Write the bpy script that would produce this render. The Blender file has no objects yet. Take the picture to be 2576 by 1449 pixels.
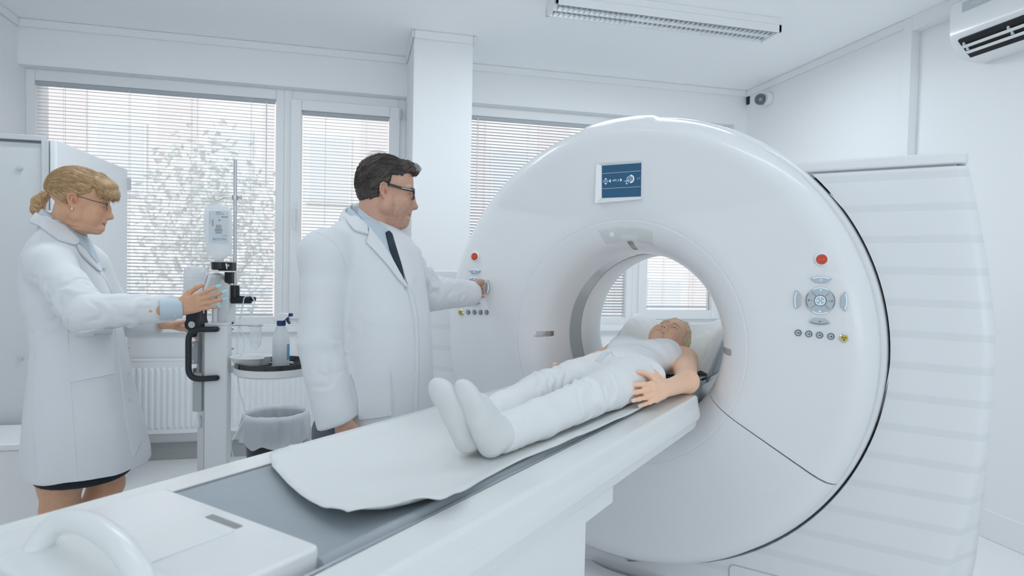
import bpy, bmesh, math, random
import numpy as np
from mathutils import Vector, Matrix, noise
from mathutils.bvhtree import BVHTree

SC = bpy.context.scene
COL = SC.collection
R = math.radians

# ------------------------------------------------------------------ camera
IMW, IMH, FPX = 2576, 1449, 1577.0
PITCH, ROLL, YAW, CAMH = R(-1.72), R(1.185), R(13.9), 1.35
def _cam_axes():
    cp, sp = math.cos(PITCH), math.sin(PITCH)
    fw = np.array([0, cp, sp]); r = np.array([1., 0, 0]); u = np.cross(r, fw)
    c, s = math.cos(ROLL), math.sin(ROLL)
    r2, u2 = c * r + s * u, -s * r + c * u
    M = np.array([[math.cos(YAW), math.sin(YAW), 0], [-math.sin(YAW), math.cos(YAW), 0], [0, 0, 1.]])
    return M @ r2, M @ u2, M @ fw
CR, CU, CF = _cam_axes()
C0 = np.array([0, 0, CAMH])
cam_d = bpy.data.cameras.new('camera'); cam = bpy.data.objects.new('camera', cam_d); COL.objects.link(cam)
cam.matrix_world = Matrix(((CR[0], CU[0], -CF[0], 0), (CR[1], CU[1], -CF[1], 0), (CR[2], CU[2], -CF[2], CAMH), (0, 0, 0, 1)))
cam_d.sensor_width = 36.0; cam_d.lens = 36.0 * FPX / IMW; cam_d.clip_start = 0.05
cam_d.dof.use_dof = True; cam_d.dof.focus_distance = 2.35; cam_d.dof.aperture_fstop = 4.0
SC.camera = cam

# ------------------------------------------------------------------ sky, sun, lights, exposure
FILL_LAMP_W, REAR_FILL_W, SKY_HI = 3.0, 38.0, 1.3      # an overcast sky, brighter overhead than at the horizon
SC.cycles.diffuse_bounces = 10; SC.cycles.max_bounces = 14; SC.cycles.transparent_max_bounces = 12
SC.view_settings.view_transform = 'Standard'; SC.view_settings.look = 'None'
SC.view_settings.gamma = 1.0; SC.view_settings.exposure = 0.26
W = bpy.data.worlds.new('sky'); SC.world = W; W.use_nodes = True
bg = W.node_tree.nodes['Background']; bg.inputs[0].default_value = (0.90, 0.955, 1.0, 1); bg.inputs[1].default_value = 1.12
_nt = W.node_tree; _tc = _nt.nodes.new('ShaderNodeTexCoord'); _sp = _nt.nodes.new('ShaderNodeSeparateXYZ'); _mr = _nt.nodes.new('ShaderNodeMapRange')
_mr.inputs['From Min'].default_value = .26; _mr.inputs['From Max'].default_value = .46; _mr.inputs['To Min'].default_value = 0.76; _mr.inputs['To Max'].default_value = SKY_HI; _mr.interpolation_type = 'SMOOTHSTEP'
_nt.links.new(_tc.outputs['Generated'], _sp.inputs[0]); _nt.links.new(_sp.outputs['Z'], _mr.inputs['Value']); _nt.links.new(_mr.outputs[0], bg.inputs[1])
sun_d = bpy.data.lights.new('sun', 'SUN'); sun = bpy.data.objects.new('sun', sun_d); COL.objects.link(sun)
sun_d.energy = 0.8; sun_d.angle = R(3); sun_d.color = (1, .97, .93)
sun.rotation_euler = (R(52), 0, R(-18))
def area(name, loc, rot, sx, sy, power, color=(0.87, 0.945, 1.0)):
    d = bpy.data.lights.new(name, 'AREA'); d.shape = 'RECTANGLE'; d.size = sx; d.size_y = sy; d.energy = power; d.color = color
    o = bpy.data.objects.new(name, d); o.location = loc; o.rotation_euler = rot; COL.objects.link(o); return o
# lamps of the seen ceiling fitting, then of unseen ones added as fill
FIXTURES = [(1.74, 3.40), (-0.75, 2.95), (1.74, 1.45), (-0.55, 1.45), (1.74, -1.6), (-0.55, -1.6)]
for i, (fx, fy) in enumerate(FIXTURES):
    area('fitting_lamp', (fx, fy, 2.79), (0, 0, 0), 1.34, 0.13, (15, 11)[i] if i < 2 else FILL_LAMP_W)
# unseen fill light added in front of the wall behind the camera
area('rear_window_daylight', (0.6, -5.05, 1.6), (R(90), 0, 0), 4.4, 1.8, REAR_FILL_W)

# ------------------------------------------------------------------ helpers
def ray(x, y):
    return CF + CR * ((x - 1288) / FPX) - CU * ((y - 724.5) / FPX)
def pt(x, y, d):                      # the point seen at pixel (x, y), d metres in front of the camera
    return C0 + ray(x, y) * d
def onplane(x, y, n, d):
    n = np.array(n, float); k = ray(x, y); return C0 + k * ((d - n @ C0) / (n @ k))
GYAW = R(-46.03)
GD = np.array([math.cos(GYAW), math.sin(GYAW), 0]); TD = np.array([-math.sin(GYAW), math.cos(GYAW), 0])
G0, T0 = -0.923, 2.34                 # scanner axis
def tw(x, y, z):                      # table frame (x across, y along the bed, z up) -> world
    return TD * y + GD * (x + G0) + np.array([0, 0, z])
def tpt(px, py, y):                   # pixel on the cross plane y of the bed -> table frame
    p = onplane(px, py, TD, y); return np.array([p @ GD - G0, y, p[2]])

class MB:
    def __init__(s): s.v = []; s.f = []; s.m = []
    def add(s, vs, fs, m=0):
        b = len(s.v); s.v += [tuple(map(float, p)) for p in vs]; s.f += [tuple(b + i for i in f) for f in fs]; s.m += [m] * len(fs); return s
    def box(s, x0, x1, y0, y1, z0, z1, m=0):
        v = [(x, y, z) for x in (x0, x1) for y in (y0, y1) for z in (z0, z1)]
        return s.add(v, [(0, 1, 3, 2), (4, 6, 7, 5), (0, 4, 5, 1), (2, 3, 7, 6), (0, 2, 6, 4), (1, 5, 7, 3)], m)
    def obox(s, c, ax, h, m=0):
        c = np.array(c, float); ax = [np.array(a, float) / np.linalg.norm(a) for a in ax]
        v = [c + i * ax[0] * h[0] + j * ax[1] * h[1] + k * ax[2] * h[2] for i in (-1, 1) for j in (-1, 1) for k in (-1, 1)]
        return s.add(v, [(0, 1, 3, 2), (4, 6, 7, 5), (0, 4, 5, 1), (2, 3, 7, 6), (0, 2, 6, 4), (1, 5, 7, 3)], m)
    def tube(s, path, r, n=12, m=0, cap=True, sq=(1, 1)):
        P = [np.array(p, float) for p in path]; k = len(P); rr = list(r) if hasattr(r, '__len__') else [r] * k
        T = [P[min(i + 1, k - 1)] - P[max(i - 1, 0)] for i in range(k)]; T = [t / (np.linalg.norm(t) + 1e-12) for t in T]
        a = np.array([0, 0, 1.]) if abs(T[0][2]) < .9 else np.array([1., 0, 0])
        u = np.cross(T[0], a); u /= np.linalg.norm(u); vs = []; fs = []
        for i in range(k):
            u = u - T[i] * (u @ T[i]); u /= np.linalg.norm(u); w = np.cross(T[i], u)
            for j in range(n):
                t = 2 * math.pi * j / n; vs.append(P[i] + rr[i] * (sq[0] * math.cos(t) * u + sq[1] * math.sin(t) * w))
        for i in range(k - 1):
            for j in range(n): fs.append((i * n + j, i * n + (j + 1) % n, (i + 1) * n + (j + 1) % n, (i + 1) * n + j))
        if cap: fs += [tuple(range(n))[::-1], tuple(range((k - 1) * n, k * n))]
        return s.add(vs, fs, m)
    def cyl(s, a, b, r, n=20, m=0, r2=None): return s.tube([a, b], [r, r if r2 is None else r2], n, m)
    def lathe(s, prof, c=(0, 0, 0), n=32, a0=0, a1=360, axis='z', m=0, sx=1, sy=1, cap=False):
        full = abs(a1 - a0) >= 359.9; k = n if full else n + 1; vs = []; fs = []
        for (r, h) in prof:
            for j in range(k):
                t = R(a0 + (a1 - a0) * j / n)
                x, y = r * math.cos(t) * sx, r * math.sin(t) * sy
                p = (x, y, h) if axis == 'z' else (x, h, y) if axis == 'y' else (h, x, y)
                vs.append((c[0] + p[0], c[1] + p[1], c[2] + p[2]))
        for i in range(len(prof) - 1):
            for j in range(n if full else n):
                j2 = (j + 1) % k if full else j + 1
                fs.append((i * k + j, i * k + j2, (i + 1) * k + j2, (i + 1) * k + j))
        if cap and full: fs += [tuple(range(k)), tuple(range((len(prof) - 1) * k, len(prof) * k))]
        return s.add(vs, fs, m)
    def loft(s, rings, m=0, closed=True, cap=True):
        n = len(rings[0]); vs = [p for r in rings for p in r]; fs = []
        for i in range(len(rings) - 1):
            for j in range(n if closed else n - 1): fs.append((i * n + j, i * n + (j + 1) % n, (i + 1) * n + (j + 1) % n, (i + 1) * n + j))
        if cap and closed: fs += [tuple(range(n))[::-1], tuple(range((len(rings) - 1) * n, len(rings) * n))]
        return s.add(vs, fs, m)
    def prism(s, poly, a, b, fn, m=0):  # fn(u, v, w): outline (u, v) swept from w=a to w=b
        return s.loft([[fn(u, v, w) for u, v in poly] for w in (a, b)], m)
    def sphere(s, c, r, n=16, m=0, sc=(1, 1, 1)):
        k = n // 2; prof = [(max(1e-4, r * math.sin(math.pi * i / k)), -r * math.cos(math.pi * i / k)) for i in range(k + 1)]
        b = len(s.v); s.lathe(prof, (0, 0, 0), n, m=m)
        for i in range(b, len(s.v)): s.v[i] = tuple(c[q] + s.v[i][q] * sc[q] for q in range(3))
        return s
    def build(s, name, mats, parent=None, smooth=None, bevel=None, seg=2, world=False, sub=0, fix=True):
        me = bpy.data.meshes.new(name); vv = s.v
        if parent is not None and world:
            Mi = MW[parent.name].inverted(); vv = [tuple(Mi @ Vector(p)) for p in s.v]
        me.from_pydata(vv, [], s.f)
        mats = mats if isinstance(mats, (list, tuple)) else [mats]
        for q in mats: me.materials.append(q)
        if len(mats) > 1: me.polygons.foreach_set('material_index', s.m)
        if fix:
            bm = bmesh.new(); bm.from_mesh(me); bmesh.ops.recalc_face_normals(bm, faces=bm.faces); bm.to_mesh(me); bm.free()
        if smooth is not None:
            me.polygons.foreach_set('use_smooth', [True] * len(me.polygons))
            if smooth < 180: me.set_sharp_from_angle(angle=R(smooth))
        o = bpy.data.objects.new(name, me); COL.objects.link(o)
        if parent is not None: o.parent = parent; MW[o.name] = MW[parent.name]
        else: MW[o.name] = Matrix.Identity(4)
        if sub:
            q = o.modifiers.new('subdivision', 'SUBSURF'); q.levels = sub; q.render_levels = sub
        if bevel:
            q = o.modifiers.new('bevel', 'BEVEL'); q.width = bevel; q.segments = seg; q.limit_method = 'ANGLE'; q.angle_limit = R(35)
            if smooth is None:
                me.polygons.foreach_set('use_smooth', [True] * len(me.polygons)); q.harden_normals = True
        return o
MW = {}
def thing(name, label, cat, loc=(0, 0, 0), rotz=0.0, group=None):
    o = bpy.data.objects.new(name, None); COL.objects.link(o); o.empty_display_size = .05
    o.location = tuple(map(float, loc)); o.rotation_euler = (0, 0, rotz)
    MW[o.name] = Matrix.Translation(Vector(o.location)) @ Matrix.Rotation(rotz, 4, 'Z')
    return tag(o, label, cat, group)
def tag(o, label=None, cat=None, group=None, kind=None):
    if label: o['label'] = label
    if cat: o['category'] = cat
    if group: o['group'] = group
    if kind: o['kind'] = kind
    return o
def struct(o): o['kind'] = 'structure'; return o
def arc(c, r, a0, a1, n): return [(c[0] + r * math.cos(R(a0 + (a1 - a0) * i / n)), c[1] + r * math.sin(R(a0 + (a1 - a0) * i / n))) for i in range(n + 1)]
def rrect(x0, x1, y0, y1, r, n=4):
    return arc((x1 - r, y1 - r), r, 0, 90, n) + arc((x0 + r, y1 - r), r, 90, 180, n) + arc((x0 + r, y0 + r), r, 180, 270, n) + arc((x1 - r, y0 + r), r, 270, 360, n)
def rpath(pts, r, n=6):                # polyline with rounded corners
    P = [np.array(p, float) for p in pts]; out = [P[0]]
    for i in range(1, len(P) - 1):
        a, b, c = P[i - 1], P[i], P[i + 1]; d1 = (a - b) / np.linalg.norm(a - b); d2 = (c - b) / np.linalg.norm(c - b)
        q = min(r, np.linalg.norm(a - b) * .49, np.linalg.norm(c - b) * .49); s_, e_ = b + d1 * q, b + d2 * q
        for k in range(n + 1):
            t = k / n; out.append((1 - t) ** 2 * s_ + 2 * t * (1 - t) * b + t * t * e_)
    out.append(P[-1]); return out
def catmull(pts, n=8):
    P = [np.array(p, float) for p in pts]; P = [2 * P[0] - P[1]] + P + [2 * P[-1] - P[-2]]; out = []
    for i in range(1, len(P) - 2):
        for k in range(n):
            t = k / n; out.append(.5 * ((2 * P[i]) + (P[i + 1] - P[i - 1]) * t + (2 * P[i - 1] - 5 * P[i] + 4 * P[i + 1] - P[i + 2]) * t * t + (3 * P[i] - P[i - 1] - 3 * P[i + 1] + P[i + 2]) * t ** 3))
    out.append(P[-2]); return out

# ------------------------------------------------------------------ materials
MATS = {}
def mat(name, col, rough=.5, metal=0, coat=0, spec=.5, bump=None, trans=0, alpha=1, sub=0, sheen=0, emit=None, ior=1.45, noise_col=None, subcol=None):
    if name in MATS: return MATS[name]
    m = bpy.data.materials.new(name); m.use_nodes = True; nt = m.node_tree; b = nt.nodes['Principled BSDF']
    I = b.inputs; I['Base Color'].default_value = (*col, 1); I['Roughness'].default_value = rough; I['Metallic'].default_value = metal
    I['Coat Weight'].default_value = coat; I['Coat Roughness'].default_value = .08; I['Specular IOR Level'].default_value = spec; I['Transmission Weight'].default_value = trans
    I['Alpha'].default_value = alpha; I['IOR'].default_value = ior; I['Sheen Weight'].default_value = sheen
    if sub: I['Subsurface Weight'].default_value = sub; I['Subsurface Radius'].default_value = subcol or (.012, .005, .003); I['Subsurface Scale'].default_value = 1.0
    if emit: I['Emission Color'].default_value = (*emit[0], 1); I['Emission Strength'].default_value = emit[1]
    tc = None
    if bump or noise_col: tc = nt.nodes.new('ShaderNodeTexCoord')
    if bump:
        n = nt.nodes.new('ShaderNodeTexNoise'); n.inputs['Scale'].default_value = bump[0]; n.inputs['Detail'].default_value = 4
        q = nt.nodes.new('ShaderNodeBump'); q.inputs['Strength'].default_value = bump[1]; q.inputs['Distance'].default_value = bump[2] if len(bump) > 2 else .002
        nt.links.new(tc.outputs['Object'], n.inputs['Vector']); nt.links.new(n.outputs['Fac'], q.inputs['Height']); nt.links.new(q.outputs['Normal'], I['Normal'])
    if noise_col:
        c2, sc, lo, hi = noise_col
        n = nt.nodes.new('ShaderNodeTexNoise'); n.inputs['Scale'].default_value = sc; n.inputs['Detail'].default_value = 5
        rp = nt.nodes.new('ShaderNodeValToRGB'); rp.color_ramp.elements[0].position = lo; rp.color_ramp.elements[1].position = hi
        rp.color_ramp.elements[0].color = (*col, 1); rp.color_ramp.elements[1].color = (*c2, 1)
        nt.links.new(tc.outputs['Object'], n.inputs['Vector']); nt.links.new(n.outputs['Fac'], rp.inputs[0]); nt.links.new(rp.outputs[0], I['Base Color'])
    MATS[name] = m; return m
M_wall = mat('wall_paint', (.85, .86, .87), .7, bump=(60, .04))
M_ceil = mat('ceiling_paint', (.93, .94, .95), .8, bump=(60, .03))
M_trim = mat('trim_white', (.84, .85, .86), .45)
M_frame = mat('window_plastic', (.82, .83, .84), .3)
M_floor = mat('vinyl_floor', (.82, .83, .83), .35, noise_col=((.88, .89, .89), 300, .45, .6), bump=(80, .03))
M_skirt = mat('baseboard_grey', (.40, .41, .41), .4)
M_white = mat('gloss_white', (.80, .81, .82), .22, coat=.35)
M_cover = mat('scanner_white', (.79, .80, .815), .28, coat=.25)
M_cream = mat('table_white', (.80, .82, .815), .3, coat=.2)
M_black = mat('black_plastic', (.012, .015, .02), .35)
M_blackg = mat('black_gloss', (.008, .010, .014), .1, coat=.6)
M_gasket = mat('gap_rubber', (.01, .011, .013), .6)
M_chrome = mat('chrome', (.75, .75, .76), .15, metal=1)
M_steel = mat('brushed_steel', (.55, .56, .58), .35, metal=1)
M_tinted = mat('tinted_window', (.30, .26, .23), .12, metal=.6, coat=.5)
M_navy = mat('navy_plastic', (.012, .035, .13), .35)
M_glass = mat('clear_glass', (1, 1, 1), .02, trans=1.0, ior=1.02)
M_greym = mat('grey_metal', (.42, .44, .46), .4, metal=.3)
M_greyp = mat('grey_plastic', (.55, .57, .59), .4)
# ================================================================== ROOM
def nrm_(v): v = np.array(v, float); return v / np.linalg.norm(v)
XL, XR, YB, YF, ZC = -2.12, 3.16, 4.69, -5.2, 2.885
YW = 4.80                                          # plane of the window panes
struct(MB().box(XL - .2, XR + .3, YF - .2, 5.1, -.1, 0).build('floor', M_floor))
struct(MB().box(XL - .2, XR + .3, YF - .2, 5.1, ZC, ZC + .15).build('ceiling', M_ceil))
struct(MB().box(XL - .2, XL, YF, 5.1, 0, ZC).build('wall_left', M_wall))
struct(MB().box(XR + .05, XR + .25, YF, 5.1, 0, ZC).box(XR, XR + .05, 3.13, YB, 0, ZC).build('wall_right', M_wall))
wr = MB().box(XL - .2, XR + .25, YF - .2, YF, 0, .7).box(XL - .2, XR + .25, YF - .2, YF, 2.5, ZC).box(XL - .2, -1.8, YF - .2, YF, .7, 2.5).box(2.8, XR + .25, YF - .2, YF, .7, 2.5)
struct(wr.build('wall_rear', M_wall))
wb = MB().box(XL, XR, YB, 5.05, 0, .885).box(XL, XR, YB, 5.05, 2.597, ZC).box(3.05, XR, YB, 5.05, .885, 2.597)
struct(wb.build('wall_back', M_wall))
struct(MB().box(.339, .727, 4.147, 5.05, 0, ZC).build('wall_pillar', M_wall, bevel=.004))
struct(MB().box(XL, .339, 4.655, YW - .03, .872, .915).build('trim_1', M_trim, bevel=.006))      # window sills
struct(MB().box(.727, 3.05, 4.655, YW - .03, .872, .915).build('trim_2', M_trim, bevel=.006))
# flat cove strips under the ceiling, the batten on the right wall
def cove(n, x0, x1, y0, y1): struct(MB().box(x0, x1, y0, y1, 2.832, ZC).build('trim_%d' % n, M_trim, bevel=.01))
cove(3, XL, .339, YB - .016, YB); cove(4, .339, .727, 4.131, 4.147); cove(5, .727, XR, YB - .016, YB)
cove(6, XL, XL + .016, YF, YB - .016); cove(7, .323, .339, 4.131, YB - .016); cove(8, .727, .743, 4.131, YB - .016); cove(9, XR - .016, XR, 3.13, YB - .016)
bt = MB().box(XR - .012, XR + .05, 3.065, 3.13, 0, ZC).box(XR - .012, XR + .05, YF, 3.065, 2.80, ZC)
struct(bt.build('trim_10', M_trim, bevel=.003))
struct(MB().box(XL, .339, YB - .012, YB, 0, .115).box(.727, XR, YB - .012, YB, 0, .115).build('baseboard_back', M_skirt, bevel=.003))
struct(MB().box(XL, XL + .012, YF, YB - .012, 0, .115).build('baseboard_left', M_skirt))
struct(MB().box(XR + .035, XR + .05, YF, 3.06, 0, .15).build('baseboard_right', M_trim, bevel=.004))

# windows: fixed light and opening sash on either side of the pillar
def win(n, x0, x1, sash, dark=False):
    z0, z1 = .915, 2.597; g = .07 if sash else .05
    fr = MB()
    def ring(mb, a, b, c, d, t, ya, yb, tt=None):
        tt = tt or t
        mb.box(a, a + t, ya, yb, c, d).box(b - t, b, ya, yb, c, d).box(a + t, b - t, ya, yb, c, c + t).box(a + t, b - t, ya, yb, d - tt, d)
    ring(fr, x0, x1, z0, z1, .055, YW - .02, YW + .06, .075)
    o = struct(fr.build('window_%d' % n, M_frame, bevel=.004))
    a, b, c, d = x0 + .045, x1 - .045, z0 + .045, z1 - .065
    if sash:
        s = MB(); ring(s, a, b, c, d, .075, YW - .045, YW + .04); s.build('sash', M_frame, o, bevel=.006, seg=3)
        h = MB().box(a + .022, a + .05, YW - .052, YW - .044, 1.66, 1.80).tube(rpath([(a + .036, YW - .05, 1.74), (a + .036, YW - .095, 1.74), (a + .036, YW - .095, 1.60)], .02), .010, 10)
        h.build('window_handle', M_white, o, smooth=40)
        for zz in (c + .05, d - .09):
            MB().cyl((b + .006, YW - .05, zz), (b + .006, YW - .05, zz + .075), .009, 12).build('hinge', M_greyp, o, smooth=40)
    e = .075 if sash else .012
    MB().box(a + e, b - e, YW + .005, YW + .012, c + e, d - e).build('glass', M_glass, o)
    return (a + e, b - e, c + e, d - e)
w1 = win(1, XL, -.52, False)
w2 = win(2, -.52, .339, True)
w3 = win(3, .727, 2.205, False)
w4 = win(4, 2.205, 3.05, True)
def translucent(name, col, fac):
    m = bpy.data.materials.new(name); m.use_nodes = True; nt = m.node_tree; b = nt.nodes['Principled BSDF']
    b.inputs['Base Color'].default_value = (*col, 1); b.inputs['Roughness'].default_value = .45
    t = nt.nodes.new('ShaderNodeBsdfTranslucent'); t.inputs[0].default_value = (*col, 1); x = nt.nodes.new('ShaderNodeMixShader'); x.inputs[0].default_value = fac
    nt.links.new(b.outputs[0], x.inputs[1]); nt.links.new(t.outputs[0], x.inputs[2]); nt.links.new(x.outputs[0], nt.nodes['Material Output'].inputs[0]); return m
M_slat = translucent('blind_slat', (.60, .63, .66), .05)
M_cord = mat('blind_cord', (.85, .86, .88), .6)
M_rail = mat('blind_rail', (.42, .45, .48), .4)
M_slatd = translucent('blind_slat_grey', (.42, .46, .50), .02)  # same slats darkened, their shade against the bright window put into the colour
def blind(w, tilt, label, wand=None, cords=3, y=YW - .012, ms=None):
    x0, x1, z0, z1 = w; x0 += .004; x1 -= .004
    t = thing('venetian_blind', label, 'blind', ((x0 + x1) / 2, y, z1), 0, 'venetian blinds')
    hw = (x1 - x0) / 2
    MB().box(-hw, hw, -.013, .012, -.028, 0).build('headrail', M_rail, t, bevel=.003)
    H = z1 - z0; pitch = .0232; n = int((H - .06) / pitch); s = MB(); ca, sa = math.cos(R(tilt)), math.sin(R(tilt))
    rng = random.Random(len(label))
    for i in range(n):
        zc = -.045 - i * pitch; da = R(rng.uniform(-1.5, 1.5)); c_, s_ = math.cos(R(tilt) + da), math.sin(R(tilt) + da); vs = []
        for q in range(5):
            u = (q / 4 - .5) * .025; arch = .0022 * (1 - (2 * q / 4 - 1) ** 2)
            yy, zz = u * c_ - arch * s_, u * s_ + arch * c_
            vs += [(-hw + .006, yy, zc + zz), (hw - .006, yy, zc + zz)]
        s.add(vs, [(2 * q, 2 * q + 1, 2 * q + 3, 2 * q + 2) for q in range(4)])
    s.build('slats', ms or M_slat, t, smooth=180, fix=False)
    zb = -.045 - n * pitch
    MB().box(-hw + .004, hw - .004, -.011, .011, zb - .012, zb + .004).build('bottom_rail', M_slat, t, bevel=.003)
    for k in range(cords):
        x = -hw + .16 + (2 * hw - .32) * k / max(1, cords - 1)
        MB().box(x - .0008, x + .0008, -.0140, -.0130, zb, -.02).box(x - .0008, x + .0008, .0130, .0140, zb, -.02).build('ladder_cord', M_cord, t)
    if wand is not None:
        MB().cyl((wand, -.022, -.02), (wand, -.022, -.62), .004, 8).build('tilt_wand', M_cord, t, smooth=40)
blind(w1, 19, 'wide white venetian blind of the big left window, behind the drip bag', hw_w1 := (w1[1] - w1[0]) / 2 - .06, 4)
blind(w2, 18, 'narrow white venetian blind on the opening window behind the man', None, 2)
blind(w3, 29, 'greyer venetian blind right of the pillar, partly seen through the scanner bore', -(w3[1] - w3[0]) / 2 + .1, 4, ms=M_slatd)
blind(w4, 8, 'white venetian blind with open slats, right one seen through the scanner bore', None, 2)

# radiator under the left windows
M_rad = mat('radiator_enamel', (.88, .89, .90), .35)
t = thing('radiator', 'white ribbed panel radiator under the left window sill', 'radiator', (-.86, 4.60, .2))
x0, x1 = -.80, .72; p = []
n = int((x1 - x0 - .06) / .037); prof = [(x0, 0)]
for i in range(n):
    a = x0 + .03 + i * .037; prof += [(a, 0), (a + .006, -.009), (a + .02, -.009), (a + .026, 0)]
prof += [(x1, 0)]
zs = [(.035, 1), (.06, 1), (.40, 1), (.425, 1)]
rad = MB(); flat = [(x, 0) for x, _ in prof]
rows = [[(x, y, z) for x, y in q] for q, z in ((flat, 0), (flat, .03), (prof, .045), (prof, .43), (flat, .445), (flat, .485))]
rad.loft(rows, closed=False); rad.box(x0, x1, .002, .05, 0, .487)
rad.build('front_panel', M_rad, t, smooth=30)
g = MB().box(x0, x1, .0, .07, .487, .497)
for i in range(40): g.box(x0 + .02 + i * .037, x0 + .04 + i * .037, .012, .058, .497, .499)
g.build('top_grille', M_rad, t)
for x in (x0 + .2, x1 - .2): MB().box(x - .02, x + .02, .05, .088, .03, .45).build('wall_bracket', M_rad, t)
MB().tube(rpath([(x1 - .03, .03, 0), (x1 - .03, .03, -.12), (x1 - .03, .085, -.12)], .03), .009, 10).build('pipe', M_rad, t, smooth=40)

# ceiling light fitting(s): housing, two-trough mirror louvre, tubes
M_louv = mat('louvre_aluminium', (.80, .82, .84), .22, metal=.85)
M_tube = mat('fluorescent_tube', (.9, .92, .94), .4, emit=((.9, .96, 1), .55))
def fitting(x, y, label):
    t = thing('ceiling_light', label, 'ceiling light', (x, y, 2.80))
    L, w = .71, .092
    MB().box(-L, L, -w, w, .045, .085).box(-L, L, -w, -w + .012, 0, .045).box(-L, L, w - .012, w, 0, .045).box(-L, -L + .02, -w, w, 0, .045).box(L - .02, L, -w, w, 0, .045).build('housing', M_trim, t, bevel=.003)
    lv = MB()
    for s_ in (-1, 1):
        c = s_ * .04
        for e in (-1, 1):
            lv.loft([[(-L + .02, c + e * .036, 0), (-L + .02, c + e * .028, .02), (-L + .02, c + e * .024, .04)], [(L - .02, c + e * .036, 0), (L - .02, c + e * .028, .02), (L - .02, c + e * .024, .04)]], closed=False, cap=False)
        for i in range(44):
            xx = -L + .035 + i * (2 * L - .07) / 43
            lv.loft([[(xx - .004, c - .036, .002), (xx - .004, c + .036, .002), (xx + .004, c + .036, .002), (xx + .004, c - .036, .002)], [(xx - .001, c - .026, .034), (xx - .001, c + .026, .034), (xx + .001, c + .026, .034), (xx + .001, c - .026, .034)]])
    lv.box(-L + .02, L - .02, -.004, .004, 0, .03)
    lv.build('louvre', M_louv, t)
    for s_ in (-1, 1): MB().cyl((-L + .03, s_ * .04, .040), (L - .03, s_ * .04, .040), .006, 10).build('lamp_tube', M_tube, t, smooth=40)
fitting(*FIXTURES[0], 'long white ceiling light with two rows of mirror louvre cells')
for k, f in enumerate(FIXTURES[1:]):  # unseen fittings, added to carry the fill lamps
    fitting(*f, ['white louvred ceiling light over the left windows, out of view', 'white louvred ceiling light above the gantry side of the room', 'white louvred ceiling light over the foot end of the table', 'rear right louvred ceiling light behind the viewpoint', 'rear left louvred ceiling light behind the viewpoint'][k])

# split air conditioner on the right wall
t = thing('air_conditioner', 'white wall-mounted split air conditioner with open black outlet slot', 'air conditioner', (XR + .05, 2.25, 2.49))
prof = [(0, .30), (-.19, .30), (-.225, .285), (-.235, .25), (-.232, .12)]
low = [(-.225, .085), (-.20, .045), (-.165, .018), (-.12, .004), (-.05, -.002), (0, 0)]
ya, yb = -.45, .42; yb_ac = yb
MB().prism(prof + low, ya, yb, lambda u, v, w: (u, w, v)).build('casing', M_white, t, smooth=30, bevel=.006)
M_acp = mat('ac_grey_strip', (.50, .54, .56), .25, coat=.3)
MB().box(-.239, -.234, ya + .02, yb - .075, .215, .262).build('display_strip', M_acp, t)
M_acl = mat('ac_mark', (.66, .70, .72), .4); AC = t
# outlet slot along the lower curve
def acp(k, off): # point on the lower curve, param 0..1 between two profile corners
    a, b = np.array((-.222, .078)), np.array((-.150, .014)); n = np.array((-.66, -.75)); q = a + (b - a) * k + n * off; return q
MB().prism([acp(-.1, .010), acp(1.1, .010), acp(1.1, -.012), acp(-.1, -.012)], ya + .03, yb - .055, lambda u, v, w: (u, w, v)).build('outlet_slot', M_gasket, t)
for k in (.36, .74):
    c = acp(k, .014)
    MB().prism([(c[0] - .010, c[1] + .004), (c[0] + .008, c[1] - .003), (c[0] + .008, c[1] - .0012), (c[0] - .010, c[1] + .006)], ya + .03, yb - .06, lambda u, v, w: (u, w, v)).build('louvre_vane', M_white, t)
for y in (yb - .075, yb - .30):
    for k in (.2, .55): c = acp(k, .012); MB().box(c[0] - .006, c[0] + .006, y - .005, y + .005, c[1] - .006, c[1] + .008).build('vane_pivot', M_greyp, t)

# small security camera in the corner
t = thing('security_camera', 'small white security camera with dark dome in the ceiling corner', 'camera', (XR, 4.52, 2.62))
cp = onplane(1916, 250, (1, 0, 0), XR - .05); cl = np.array([cp[0] - XR, cp[1] - 4.52, cp[2] - 2.62])
MB().lathe([(.0, .052), (.05, .052), (.056, .04), (.056, 0), (.0, 0)], (0, cl[1] - .03, cl[2]), 24, axis='x').build('mount_base', M_white, t, smooth=30)
for q in t.children: q.location.x = -.053
d = np.array([-.55, -.75, -.25]); d /= np.linalg.norm(d)
MB().sphere((-.06, cl[1], cl[2]), .052, 20).build('body', M_white, t, smooth=180)
MB().tube([np.array((-.06, cl[1], cl[2])) + d * a for a in (.0, .03, .045, .055, .058)], [.047, .045, .036, .018, .002], 20).build('dome_window', mat('dome_glass', (.10, .12, .14), .08, coat=.8), t, smooth=50)
MB().sphere(tuple(np.array((-.06, cl[1], cl[2])) + d * .05), .014, 12).build('lens', mat('lens', (.35, .36, .38), .1), t, smooth=180)
cb = onplane(1886, 254, (0, 1, 0), YB - .03); cb = cb - np.array((XR, 4.52, 2.62))
t2 = thing('cable_plug', 'small black cable plug beside the corner camera', 'plug', (XR - .1, YB, 2.60))
cb = onplane(1886, 254, (0, 1, 0), YB - .02) - np.array((XR - .1, YB, 2.60))
MB().loft([[(cb[0] - w, cb[1] - .02, cb[2] + z), (cb[0] + w, cb[1] - .02, cb[2] + z), (cb[0] + w, .0, cb[2] + z), (cb[0] - w, 0, cb[2] + z)] for w, z in ((.012, .042), (.021, .036), (.02, -.02), (.009, -.038), (.007, -.05))]).build('plug_body', M_black, t2, smooth=40)

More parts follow.
